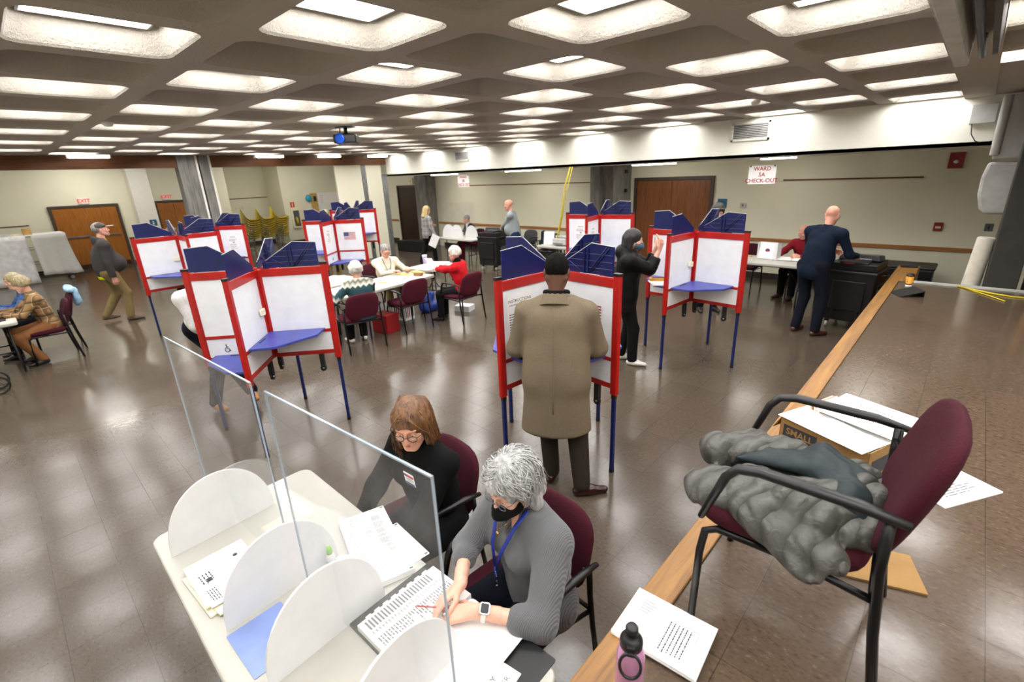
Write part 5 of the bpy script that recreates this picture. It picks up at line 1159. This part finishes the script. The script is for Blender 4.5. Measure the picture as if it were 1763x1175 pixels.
person('woman with dark brown hair reading behind the wings of the right voting booth',(-2.98,7.95,0),-50,1.80,'fair',lean=6,head=(0,30),fem=True,top='navy_sweater',hair=dict(g=.014,len=.10,w=.03,fringe=True,noise=(.004,60,.4)),hairm='hair_dark')
person('bald seated man in a dark red sweater behind the 5A table',(-2.02,9.86,0),-110,1.72,'pink',sit=True,lean=12,head=(0,25),hands=(P3(-2.0,9.35,.78),P3(-2.35,9.35,.78)),top='red_sweater',topk=dict(name='sweater',noise=(.006,13,.6)),bottom='trousers_dark',shoe='shoe_brown')
J=person('balding man in a navy sweater leaning on the right ballot box',(-1.45,7.62,0),62,1.80,'pink',lean=16,head=(20,26),hands=(P3(-1.36,8.05,1.1),P3(-1.02,7.92,1.08)),wide=1.2,belly=.06,feet=((-1.55,7.60,0),(-1.28,7.50,0)),top='navy_sweater',topk=dict(name='sweater',hem=.19,noise=(.006,12,.6)),bottom='trousers_navy',shoe='shoe_brown'); glasses(J)
J=person('person in a camo cap and dark clothes beyond the flag-sticker booth',(-11.45,5.65,0),-20,1.72,'pink',head=(0,30),top='hoodie_grey',bottom='trousers_khaki',shoe='shoe_boot',hair=dict(g=.012,noise=(.004,60,1)),hairm='hair_ash')
person('person in a grey hooded top half hidden behind the two left voting booths',(-11.95,2.50,0),20,1.62,'fair',lean=6,head=(0,25),fem=True,top='hoodie_grey',bottom='trousers_dark',hair=dict(g=.012,noise=(.004,60,1),len=.05,w=.03),hairm='hair_brown')
# ================================================================ fixtures on walls and ceiling
def wall_M(p,d): # d: 'y' = on the back wall facing -y ; 'x' = on a wall facing +x
    return frame(p,(1,0,0),(0,0,1)) if d=='y' else frame(p,(0,1,0),(0,0,1))
def exit_sign(y,z,label):
    r=prop('exit_sign',label,'exit sign',(BX,y,z)); m=MB(); m.bb(0,-.13,-.09,.06,.13,.09); m.build('sign_housing',MAT['exit_white'],r,bevel=.006)
    lettering('EXIT',.15,MAT['exit_red'],frame((.062,0,0),(0,1,0),(0,0,1)),r,ext=.002,bold=.003)
exit_sign(2.24,2.07,'lit EXIT sign above the wide brown double doors at far left'); exit_sign(4.42,2.07,'lit EXIT sign above the second brown doors, partly behind the columns')
def ward_sign(x,y,z,w,h,lines,label):
    r=prop('ward_sign',label,'sign',(x,y,z)); m=MB(); m.bb(-w/2,-.003,-h/2,w/2,.003,h/2); m.build('sign_board',MAT['paper'],r)
    for k,(t_,dz) in enumerate(zip(lines,(h*.32,.0,-h*.32))): lettering(t_,h*.30,MAT['red_ink'],frame((0,-.0035,dz),(1,0,0),(0,0,1)),r,ext=.0008,bold=.0015)
    m=MB()
    for s in (-1,1): m.rod((s*w*.42,0,h/2-.02),(s*w*.40,0,ZS-z-.0),.0015,4,m=0); m.box((s*w*.44,-.006,h/2-.01),(.02,.008,.02),m=1)
    m.build('hanging_string',[MAT['paper_cream'],MAT['black_plastic']],r)
ward_sign(-2.65,8.92,2.145,.42,.29,('WARD','5A','CHECK-OUT'),'white hanging sign with red letters WARD 5A CHECK-OUT')
ward_sign(-9.99,8.88,2.21,.44,.30,('WARD','5B','CHECK-OUT'),'smaller looking white hanging sign with red letters WARD 5B CHECK-OUT')
def vent(x0,x1,z0,z1,label):
    r=prop('air_vent',label,'vent',((x0+x1)/2,SY,(z0+z1)/2)); w,h=x1-x0,z1-z0; m=MB()
    for a in ((-w/2,-h/2,w/2,-h/2+.03),(-w/2,h/2-.03,w/2,h/2),(-w/2,-h/2,-w/2+.03,h/2),(w/2-.03,-h/2,w/2,h/2)): m.bb(a[0],-.02,a[1],a[2],0,a[3])
    m.build('vent_frame',MAT['soffit_white'],r); m=MB(); m.bb(-w/2+.02,-.004,-h/2+.02,w/2-.02,0,h/2-.02,m=1)
    n=9
    for i in range(n): m.box((0,-.010,-h/2+.04+i*(h-.08)/(n-1)),(w-.06,.014,.008),rx=R(35),m=0)
    m.build('vent_slats',[MAT['light_grey_plastic'],MAT['ink']],r)
vent(-3.16,-2.57,2.68,2.96,'slatted air vent high on the soffit near the WARD 5A sign'); vent(-10.17,-9.62,2.70,2.94,'slatted air vent high on the soffit left of the projector')
# projector
r=prop('projector','black ceiling projector with a blue ring around its lens','projector',(-6.55,3.72,ZC)); 
m=MB(); m.rod((0,0,0),(0,0,-.10),.025); m.box((0,0,-.005),(.2,.2,.01)); m.box((0,0,-.10),(.22,.18,.02)); m.build('ceiling_mount',MAT['black_plastic'],r)
o_=MB(); o_.box((0,0,-.16),(.36,.30,.11),rz=R(-38)); b_=o_.build('projector_body',MAT['black_plastic'],r,bevel=.015)
mat('blue_ring','#1553c4',.3); Mx=frame((.09,-.14,-.16),(.79,.62,0),(0,0,1)); 
m=MB(); m.lathe([(.035,0),(.065,0),(.065,.04),(.045,.04)],24,m=0,M=Mx); m.lathe([(0,.0),(.043,.0),(.043,.02),(.03,.03),(0,.034)],24,m=1,M=Mx); m.build('lens_ring',[MAT['blue_ring'],MAT['chrome']],r)
m=MB(); m.tube([(-.12,.0,-.12),(-.2,.02,-.06),(-.14,.0,-.0)],.008); m.build('cable',MAT['black_plastic'],r)
for k,(x,y) in enumerate(((-7.0,1.18),(-2.1,6.5),(-11.6,6.6))):
    m=MB(); m.lathe([(0,0),(.055,0),(.055,-.025),(.035,-.05),(0,-.055)],18); simple('smoke_detector',m,MAT['white_paint'],('round smoke detector under the ceiling at upper left','round smoke detector under the ceiling near the right air vent','small smoke detector under the ceiling near the brown beam')[k],'smoke detector',(x,y,ZC))
# hanging gear over the stage edge: screen housing, pipe and track
r=prop('projection_screen','long pale projection screen housing hung from the ceiling over the stage edge','screen housing',(-.19,3.35,ZC-.03)); m=MB(); m.bb(-.07,-1.9,-.16,.0,1.05,0); m.build('housing',MAT['light_grey_plastic'],r,bevel=.01)
m=MB(); m.rod((.05,-1.9,-.10),(.05,1.15,-.10),.018); m.rod((.05,-.5,-.1),(.05,-.5,0),.01); m.rod((.05,1.0,-.1),(.05,1.0,0),.01); m.build('conduit',MAT['grey_plastic'],r); m=MB(); m.bb(.10,-1.9,-.13,.125,.95,0); m.build('curtain_track',MAT['black_plastic'],r)
r=prop('air_duct','tall pale rounded duct hung on the wall above the far stage','duct',(.20,8.45,0))
m=MB(); m.tube([(-.14,-.06,2.95),(-.13,-.06,2.3)],.045,12); m.bb(-.14,-.06,2.26,.16,.25,2.95); m.build('duct_upper',MAT['light_grey_plastic'],r,bevel=.01)
m=MB(); m.prism([(-.16,2.22),(-.19,2.05),(-.185,1.85),(-.14,1.68),(-.09,1.62),(.13,1.62),(.15,2.22)],-.07,.24,M=Matrix(((1,0,0,0),(0,0,1,0),(0,1,0,0),(0,0,0,1)))); m.build('duct_lower',MAT['light_grey_plastic'],r,bevel=.03)
r=prop('wall_box','pale electrical box with a thin black wire high on the soffit','box',(-.12,SY-.05,2.78)); m=MB(); m.bb(-.12,-.03,-.10,.12,.05,.12); m.build('box_cover',MAT['light_grey_plastic'],r,bevel=.006)
m=MB(); m.tube([(-.09,-.02,-.10),(-.07,-.02,-.22),(-.02,-.01,-.30),(.03,-.01,-.33)],.006); m.build('wire',MAT['black_plastic'],r)
def plate(name,label,cat,p,d,w,h,t,mt,extra=None):
    r=prop(name,label,cat,p); m=MB(); mx=wall_M((0,0,0),d); m.M=mx; m.box((0,0,t/2),(w,h,t)); m.build('plate',MAT[mt],r,bevel=.003)
    if extra: extra(r,mx,t)
    return r
def strobe(r,mx,t): m=MB(); m.M=mx; m.ball((0,-.02,t),.035,12,sc=(1,.8,.6)); m.build('strobe_lens',MAT['white_paint'],r)
plate('fire_strobe','dark red fire alarm strobe on the back wall, top right','fire alarm',(-.335,WY,2.245),'y',.19,.24,.05,'red_sign',strobe)
def pull(r,mx,t): m=MB(); m.M=mx; m.box((0,-.01,t+.008),(.07,.03,.016)); m.build('pull_handle',MAT['white_paint'],r)
plate('fire_pull_station','small red fire pull station on the back wall','fire alarm',(-.36,WY,1.19),'y',.12,.14,.04,'red_sign',pull)
def dots(r,mx,t): m=MB(); m.M=mx; m.box((0,0,t),(.02,.05,.004)); m.build('outlet_face',MAT['ink'],r)
plate('wall_plate','grey switch plate beside the concrete column behind the stage','switch plate',(.26,WY,1.2),'y',.10,.12,.012,'grey_plastic',dots)
plate('thermostat','small pale thermostat on the wall right of the brown double doors','thermostat',(-3.56,WY,1.51),'y',.11,.10,.03,'light_grey_plastic',dots)
def bl(r,mx,t):
    m=MB(); m.M=mx; m.ball((0,.03,t),.022,10,sc=(1,1,.15)); m.box((0,-.03,t),(.05,.05,.003)); m.build('pictogram',MAT['paper'],r)
plate('restroom_sign','dark teal square sign beside the brown double doors','sign',(-4.0,WY,1.54),'y',.20,.20,.012,'blue_sign')
plate('restroom_sign','small blue pictogram sign on the white pillar at far left','sign',(BX+.35,3.80,1.28),'x',.20,.20,.012,'blue_sign',bl)
plate('wall_speaker','square beige wall speaker above the dark brown door','speaker',(-15.25,WY,2.24),'y',.30,.22,.04,'paper_cream',dots)
def ex(r,mx,t): m=MB(); m.M=mx; m.box((0,.01,t),(.035,.09,.003)); m.ball((0,-.06,t),.018,8,sc=(1,1,.2)); m.build('pictogram',MAT['paper'],r)
plate('extinguisher_sign','small orange fire extinguisher sign above the wall cabinet','sign',(BX,8.64,1.52),'x',.17,.20,.012,'orange_sign',ex)
r=prop('extinguisher_cabinet','cream wall cabinet with a yellow fire extinguisher inside','cabinet',(BX,8.72,.98)); m=MB()
for a in ((-.20,-.38,-.13,.38),(.13,-.38,.20,.38),(-.13,-.38,.13,-.31),(-.13,.31,.13,.38)): m.bb(0,a[0],a[1],.07,a[2],a[3])
m.build('cabinet_frame',MAT['paper_cream'],r); m=MB(); m.bb(0,-.13,-.31,.01,.13,.31); m.build('cabinet_back',MAT['grey_plastic'],r); m=MB(); m.lathe([(0,-.29),(.05,-.29),(.05,-.02),(.02,.03),(.015,.06),(0,.06)],14,c=(.04,0,0)); m.build('extinguisher',MAT['yellow_chair'],r)
r=prop('whiteboard','whiteboard with pink writing on the far wall','whiteboard',(BX+.003,10.2,1.5)); m=MB(); m.bb(0,-.45,-.42,.02,.45,.42); m.build('board',MAT['paper'],r); m=MB(); 
for i in range(4): m.tube([(.022,-.36,.30-i*.09),(.022,-.31,.33-i*.09),(.022,-.27,.28-i*.09),(.022,-.24,.32-i*.09)],.012,5)
m.build('writing',MAT['paper_pink'],r)
m=MB(); m.bb(0,-.14,-.42,.02,.14,.42,m=0); m.bb(.02,-.02,.10,.06,.08,.30,m=1); simple('notice_board',m,[MAT['paper_tan'],MAT['ink']],'narrow tan notice board beside the whiteboard',"notice board",(BX,9.58,1.5))
m=MB(); m.ball((0,0,0),.13,16,sc=(.6,1,1.1)); m.rod((0,0,-.14),(0,0,-.17),.02); simple('balloon',m,MAT['teal_balloon'],'teal balloon on the far wall left of the notice board','balloon',(BX+.085,9.33,1.74))
# concrete column brackets
m=MB()
for z in (.95,1.45,1.98,2.3): m.box((0,0,z),(.05,.06,.07))
simple('bracket',m,MAT['black_plastic'],'row of small black brackets on the right side of the middle concrete column','bracket',(-6.19,WY-.35,0)) if False else None
for i,z in enumerate((1.35,1.85,2.28)):
    m=MB(); m.box((0,0,0),(.06,.07,.08)); m.box((.02,-.03,0),(.03,.03,.04)); simple('hinge_bracket',m,MAT['black_plastic'],'small black bracket on the right side of the middle concrete column','bracket',(-6.20,WY-.30,z),0,'black brackets on the middle column')
m=MB(); m.tube([(-6.42,8.75,ZS),(-6.55,8.72,2.0),(-6.62,8.72,1.5),(-6.78,8.78,1.0),(-6.84,8.80,.83)],.014,6); m.tube([(-6.36,8.75,ZS),(-6.50,8.72,1.9),(-6.75,8.78,1.0)],.009,6); simple('power_cord',m,MAT['yellow_cord'],'yellow cord hanging from the soffit down to the printer table','cord')
# back table props
r=prop('printer','grey desktop printer on the small table under the yellow cord','printer',(-6.72,8.86,TZ)); m=MB(); m.box((0,0,.09),(.36,.30,.14)); m.box((0,.05,.18),(.34,.18,.05),rx=R(-10)); m.build('printer_body',MAT['light_grey_plastic'],r,bevel=.01); m=MB(); m.box((0,-.17,.06),(.26,.06,.01)); m.build('paper_tray',MAT['grey_plastic'],r)
m=MB(); m.box((0,0,.15),(.26,.02,.29),rx=R(-8)); simple('document_stand',m,MAT['paper'],'white upright document stand left of the grey printer','stand',(-7.06,8.80,TZ),10)
o_=prop('acrylic_shield','clear acrylic shield with white feet on the far 5B check-out table','acrylic shield',(-10.3,8.86,TZ)); m=MB(); m.bb(-.68,-.003,.02,.68,.003,.92); m.build('acrylic_panel',MAT['acrylic'],o_)
for i,x in enumerate((-.32,.02,.62)): d=dome(0,0,0,o_,w=.34,h=.34); d.location=(x,-.10,0); d.rotation_euler=(0,0,R(-41))
for i,(x,y,z_,h) in enumerate(((-2.45,9.10,0,.27),)):
    r=prop('sign_holder','white upright folder with a round emblem on the 5A check-out table','sign holder',(x,y,TZ),-8); m=MB(); m.box((0,0,.15),(.30,.012,.29),rx=R(-12)); m.box((.16,.05,.14),(.012,.16,.28)); m.box((-.16,.05,.14),(.012,.16,.28)); m.build('holder',MAT['coroplast'],r)
    m=MB(); m.box((0,-.012,.15),(.20,.003,.25),rx=R(-12),m=0); m.ball((0,-.014,.15),.04,14,m=1,sc=(1,.1,1)); m.ball((0,-.018,.15),.02,10,m=2,sc=(1,.1,1)); m.build('notice',[MAT['paper'],MAT['flag_blue'],MAT['flag_red']],r)
r=prop('ring_binder','white open binder on the 5A check-out table in front of the seated man','binder',(-2.08,9.22,TZ),3); m=MB(); m.box((-.13,0,.015),(.25,.28,.02)); m.box((.13,0,.015),(.25,.28,.02)); m.build('pages',MAT['paper'],r); m=MB(); m.box((0,0,.004),(.56,.31,.006)); m.build('cover',MAT['black_plastic'],r)
m=MB(); m.box((0,0,.02),(.07,.12,.03)); m.box((.10,.02,.012),(.04,.04,.02)); simple('supply_tray',m,MAT['paper_tan'],'small tan supplies at the left end of the 5A check-out table','supplies',(-2.85,9.2,TZ),0)
m=MB(); m.box((0,0,.30),(1.0,.5,.6)); m.box((0,0,.62),(1.04,.54,.05)); simple('storage_tote',m,MAT['black_plastic'],'black storage tote on the floor behind the right ballot box','tote',(-.75,10.3,0),0,bevel=.02)
m=MB(); m.box((0,0,.16),(1.25,.45,.30)); m.box((0,0,.33),(1.25,.43,.05)); m.tube([(-.64,-.08,.2),(-.68,-.08,.2),(-.68,.08,.2),(-.64,.08,.2)],.012); simple('equipment_case',m,MAT['black_plastic'],'long black equipment case on the floor before the dark brown door','case',(-13.55,9.70,0),12,bevel=.03)
# papers on the middle tables
def flat(label,x,y,rz,w,h,t=.003,mt='paper',name='paper_sheet',cat='paper',group=None,z=TZ):
    m=MB(); m.box((0,0,t/2),(w,h,t)); return simple(name,m,MAT[mt],label,cat,(x,y,z),rz,group)
flat('brown envelope nearest the cream blouse on the middle table',-7.03,4.72,10,.30,.14,.006,'paper_tan','envelope','envelope')
flat('brown envelopes stacked near the tumbler end of the middle table',-6.98,4.97,-12,.34,.15,.012,'paper_tan','envelope_stack','envelope')
flat('tan box of cards on the middle table between the two women',-6.72,4.80,20,.14,.08,.05,'cardboard','card_box','box')
flat('white sheet with a yellow slip at the near end of the middle table',-6.90,3.95,12,.28,.36); flat('yellow slip on the white sheet of the middle table',-6.76,4.10,30,.16,.07,.002,'yellow_cord','note_slip','paper',z=TZ+.0032)
flat('white sheets at the middle of the middle table',-6.86,4.40,-20,.36,.28,.004); flat('stack of white forms by the tumbler',-7.22,5.60,25,.40,.32,.05,'paper','paper_stack'); 
flat('white papers before the green patterned sweater',-6.62,3.45,-15,.30,.34,.004); flat('pile of papers on the half hidden table',-7.52,3.72,20,.45,.36,.06,'paper','paper_stack'); flat('wire tray of pink papers on the half hidden table',-7.45,3.25,10,.34,.34,.07,'paper_pink','paper_tray','tray')
m=MB(); m.box((0,0,0),(.20,.003,.27)); o=simple('paper_sheet',m,MAT['paper'],'white sheets held by the woman in the red cardigan','paper',(-6.60,5.02,.90),0); o.rotation_euler=(R(-35),R(10),R(110))
m=MB(); m.tube([(0,0,0),(.05,.02,0),(.10,.0,.0)],.004,6); simple('pen',m,MAT['flag_blue'],'blue pen on the white sheets of the middle table','pen',(-6.72,4.42,TZ+.009),50)
r=prop('tumbler','clear purple-patterned tumbler at the far end of the middle table','tumbler',(-7.36,5.44,TZ)); mat('tumbler_pattern','#a79ab8',.3,var=.5,scale=60)
m=MB(); m.lathe([(0,0),(.032,0),(.045,.20),(.043,.20),(.03,.01),(0,.01)],18); m.build('cup',MAT['tumbler_pattern'],r); m=MB(); m.lathe([(0,.198),(.046,.198),(.046,.212),(0,.215)],18); m.build('lid',MAT['paper'],r)
# under the middle table
m=MB(); m.box((0,0,.15),(.34,.26,.30),taper=1.05); simple('crate',m,MAT['red_sign'],'dark red bin on the floor under the middle table','bin',(-6.55,3.95,0),10,bevel=.01)
r=prop('printed_box','white box with black and red printed strips under the empty armchair','box',(-6.92,4.55,0),8); m=MB(); m.box((0,0,.15),(.30,.22,.30)); m.build('box_body',MAT['paper'],r); m=MB()
for i in range(5): m.box((.151,-.08+i*.04,.16),(.002,.018,.22),m=0 if i!=1 else 1); m.box((-.1+i*.05,-.111,.16),(.03,.002,.22),m=0 if i!=2 else 1)
m.build('printed_strips',[MAT['ink'],MAT['red_ink']],r)
mat('blue_bag','#14338c',.45,var=.2); t=Field(.04); t.cap((0,-.08,.10),(0,.08,.10),.12,fs=1); t.cap((0,-.07,.14),(0,.06,.30),.10,.07); t.noise=(.010,16,1); t.cut=[((0,0,.004),(0,0,-1))]; q=MB(); add_field(q,t,.014); simple('shopping_bag',q,MAT['blue_bag'],'shiny blue bag on the floor under the middle table','bag',(-6.93,5.12,0))
t=Field(.03); t.cap((0,-.08,.08),(0,.08,.10),.09); t.cap((.04,0,.18),(-.02,.04,.26),.05,.03); t.noise=(.008,20,1); t.cut=[((0,0,.004),(0,0,-1))]; q=MB(); add_field(q,t,.012); simple('shopping_bag',q,MAT['paper_shade'],'crumpled whitish bag of papers beside the red bin under the table','bag',(-6.85,4.22,0))
m=MB(); m.box((0,0,.05),(.30,.22,.10)); simple('shoe_box',m,MAT['paper_shade'],'low white box on the floor behind the legs of the woman in red','box',(-6.45,5.55,0),20)
# left rear: covered cart, yellow chair stacks
r=prop('covered_cart','wheeled wire cart draped with a white sheet, left of the brown doors','cart',(-18.9,-.25,0)); m=MB()
for x in (-.42,.42):
    for y in (-1.6,.0,1.6): m.rod((x,y,.08),(x,y,1.25),.014)
for z in (.15,.5,.9,1.24):
    for k in range(12): m.rod((-.42,-1.6+k*.29,z),(.42,-1.6+k*.29,z),.005,4)
    for x in (-.42,.42): m.rod((x,-1.6,z),(x,1.6,z),.008,5)
m.build('wire_rack',MAT['metal_grey'],r)
for x in (-.40,.40):
    for y in (-1.55,1.55): m=MB(); m.lathe([(0,-.015),(.05,-.015),(.05,.015),(0,.015)],12,M=Matrix.Translation((x,y,.05))@Matrix.Rotation(R(90),4,'Y')); m.build('caster',MAT['light_grey_plastic'],r)
m=MB(); vs=[];fs=[]; n=60
per=[(.47,-1.68+i*(2.95)/34) for i in range(35)]
def drape(per,z1f,amp=.035):
    m=MB(); k=10; vs=[]
    for j in range(k+1):
        q=j/k
        for i,(x,y,nx,ny) in enumerate(per):
            z=1.28-(1.28-z1f(i/(len(per)-1)))*q; a=amp*q*(math.sin(i*1.1)+.6*math.sin(i*.53+1))+.10*q*q; vs.append((x+nx*a,y+ny*a,z))
    L=len(per); fs=[(j*L+i,j*L+i+1,(j+1)*L+i+1,(j+1)*L+i) for j in range(k) for i in range(L-1)]
    m.add(vs,fs,0,True); return m
m=drape([(.47,-1.68+i*.075,1,0) for i in range(35)],lambda u:.02); m.bb(-.46,-1.68,1.265,.46,1.66,1.28)
o=m.build('white_sheet',MAT['white_sheet'] if 'white_sheet' in MAT else MAT['white_shirt'],r); sm=o.modifiers.new('s','SOLIDIFY'); sm.thickness=.006
m=drape([(.47+.05,.98+i*.05,1,0) for i in range(14)]+[(.5-i*.06,1.68,.3,1) for i in range(16)],lambda u:.12+.1*(1-u)); o=m.build('white_sheet',MAT['white_shirt'],r); sm=o.modifiers.new('s','SOLIDIFY'); sm.thickness=.006
for i,(y,c,h,w_) in enumerate(((-.55,'grey_plastic',.10,.2),(-.15,'paper_pink',.06,.3),(.2,'red_sign',.08,.16),(.45,'light_grey_plastic',.07,.2),(.95,'paper_tan',.17,.12),(.72,'paper_cream',.04,.24))):
    m=MB(); m.box((0,0,h/2),(.16,w_,h)); simple('supply_box',m,MAT[c],('grey box at the left on top of the covered cart','pale pink packet on top of the covered cart','small red box on top of the covered cart','light grey box on top of the covered cart','tan upright box, tallest thing on the covered cart','low cream packet on top of the covered cart')[i],'box',(-18.75,y-.25+.0,1.281),i*7)
def shell_stack(y,label):
    r=prop('shell_chair_stack',label,'stacked chairs',(BX+.60,y,0),0,'stacks of yellow shell chairs'); 
    for k in range(9):
        zz=.42+k*.08; yy=.012*k
        m=MB(); vs=[];n=8
        prof=[(.26,.05),(.10,-.01),(-.10,.0),(-.20,.08),(-.27,.25),(-.34,.45)]
        for j,(py,pz) in enumerate(prof):
            for i in range(n+1): u=i/n*2-1; vs.append((u*.24*(1-.12*max(0,j-3)),py+yy+.1,zz+pz+.06*u*u*(1 if j<4 else .6)))
        m.add([(v[0],v[1],v[2]) for v in vs],[(j*(n+1)+i,j*(n+1)+i+1,(j+1)*(n+1)+i+1,(j+1)*(n+1)+i) for j in range(5) for i in range(n)],0,True)
        m.M=Matrix.Rotation(R(0),4,'Z'); o=m.build('chair_shell',MAT['yellow_chair'],r,rz=R(-15)); s_=o.modifiers.new('s','SOLIDIFY'); s_.thickness=.012
        m=MB()
        for s1 in (-1,1):
            for y1 in (-.20,.22): m.rod((s1*.17,y1*.6+yy,zz-.02),(s1*.25,y1*.35+yy*.5,zz-.415),.007,5)
            m.rod((s1*.17,-.12+yy,zz-.02),(s1*.255,.08+yy,zz-.26),.004,4); m.rod((s1*.17,.13+yy,zz-.02),(s1*.255,-.06+yy,zz-.26),.004,4); m.rod((s1*.25,-.07,zz-.412),(s1*.25,.08,zz-.412),.006,4)
        m.rod((-.21,.13+yy*.75,zz-.2),(.21,.13+yy*.75,zz-.2),.004,4); m.rod((-.17,.13+yy,zz-.02),(.17,.13+yy,zz-.02),.005,4); m.rod((.17,.13+yy,zz-.02),(.17,-.12+yy,zz-.02),.005,4); m.rod((-.17,.13+yy,zz-.02),(-.17,-.12+yy,zz-.02),.005,4)
        m.build('wire_legs',MAT['chrome'],r,rz=R(-15))
for y,l in ((6.60,'stack of yellow shell chairs nearest the concrete columns'),(7.12,'middle stack of the three stacks of yellow shell chairs'),(7.66,'stack of yellow shell chairs nearest the wall cabinet')): shell_stack(y,l)
r=prop('hand_truck','curved frame chair dolly left of the stacks of yellow chairs','dolly',(BX+.6,6.05,0)); m=MB(); m.tube([(0,.22,.12),(0,.05,.75),(0,-.10,.98),(0,-.28,1.08)],.022,8,m=0); m.tube([(.25,.22,.12),(.25,.05,.75),(.25,-.10,.98),(.25,-.28,1.08)],.022,8,m=0); m.box((.12,.25,.10),(.34,.42,.03),m=1); m.build('frame',[MAT['oak'],MAT['metal_grey']],r)
for x in (0,.25): m=MB(); m.lathe([(0,-.02),(.06,-.02),(.06,.02),(0,.02)],12,M=Matrix.Translation((x,.30,.06))@Matrix.Rotation(R(90),4,'Y')); m.build('wheel',MAT['black_rubber'],r)
m=MB(); m.tube([(0,-.8,0),(.0,-.4,-.12),(.0,.0,-.06),(.0,.4,-.10),(0,.9,.03)],.004,4); 
for i,y in enumerate((-.6,-.35,-.1,.15,.4,.65)): m.box((.0,y,-.10+.02*(i%2)),(.004,.06,.06),rx=R(i*13))
simple('paper_garland',m,MAT['paper_shade'],'faint string of small paper cutouts on the far wall above the yellow chairs','garland',(BX-1.49,6.6,1.55))
# yellow item and papers in the right booth, things on the black chairs
m=MB(); m.box((0,0,.015),(.26,.10,.028),m=0); m.box((0,0,.03),(.20,.05,.003),m=1); o=simple('yellow_folder',m,[MAT['cup_orange'],MAT['ink']],'yellow and black packet on the blue shelf of the right voting booth','packet',(-2.66,5.50,.9975),35)
flat('white ballot sheet on the blue shelf of the right voting booth',-2.60,5.36,40,.22,.30,.002,z=.9975)
r=prop('paper_packet','blank ballot sheets on the shelf before the man in the trench coat','paper',(-2.15,2.68,.9975),30); m=MB(); m.box((0,0,.002),(.22,.30,.003)); m.build('paper_sheet',MAT['paper'],r)
t=Field(.04); t.cap((-.1,0,.12),(.1,.05,.12),.12,.10); t.cap((0,-.22,.1),(0,-.20,.42),.08,.07); t.noise=(.012,18,1); t.cut=[((0,0,.01),(0,0,-1))]; q=MB(); add_field(q,t,.016); simple('coat_pile',q,MAT['dark_vest'],'dark coats piled on the armchair behind the printer table','coat',(-7.75,9.58,.49),15)
t=Field(.04); t.cap((-.16,0,0),(.16,0,0),.05); t.cap((-.15,.03,-.02),(-.12,.06,-.26),.05,.04); t.cap((.10,.05,-.02),(.14,.07,-.20),.05,.04); t.noise=(.008,22,1); q=MB(); add_field(q,t,.012); mat('pale_blue_cloth','#8fb3cf',.8,var=.2); simple('pale_jacket',q,MAT['pale_blue_cloth'],'pale blue jacket draped over the chair back behind the plaid jacket','jacket',(-10.1,.60,.90),0)
flat('dark tray edge on the table at the left edge of the picture',-9.25,-.26,0,.3,.2,.01,'black_plastic','clipboard','clipboard')
r=prop('round_sign_bowl','green and yellow round sign on the distant white table','sign',(-16.5,3.0,.7402)); m=MB(); m.box((0,0,.10),(.05,.36,.20),m=0); m.box((.03,0,.10),(.01,.2,.1),m=1); m.build('sign_face',[MAT['yellow_cord'],MAT['paper']],r)
# wheelchair hints at the left edge
r=prop('rollator','black wheeled walker at the left edge, under the table','walker',(-8.55,-.28,0)); m=MB(); m.rod((0,-.15,.2),(0,-.05,.75),.012); m.rod((.25,-.15,.2),(.25,-.05,.75),.012); m.rod((0,-.05,.5),(.25,-.05,.5),.012); m.build('frame',MAT['metal_grey'],r)
for x in (0,.25):
    m=MB(); m.tube([(x,-.15+.11*math.cos(a),.115+.11*math.sin(a)) for a in [2*PI*i/20 for i in range(20)]],.012,6,close=True); m.rod((x-.01,-.15,.115),(x+.01,-.15,.115),.02)
    for i in range(6): a=PI*i/3; m.rod((x,-.15,.115),(x,-.15+.1*math.cos(a),.115+.1*math.sin(a)),.003,4)
    m.build('wheel',MAT['black_rubber'],r)
m=MB()
for k in range(10): m.rod((.02*math.sin(k*2.1),k*.055,0),(.02*math.sin(k*2.1),k*.055,3.0),.034,8)
simple('stage_curtain',m,MAT['black_knit'],'black stage curtain at the right edge behind the duct','curtain',(.74,8.10,0))
m=MB(); m.box((0,0,0),(.06,.9,.09),rx=R(52)); simple('handrail',m,MAT['oak'],'oak handrail slanting up at the right edge of the stage','handrail',(.66,7.55,1.25))
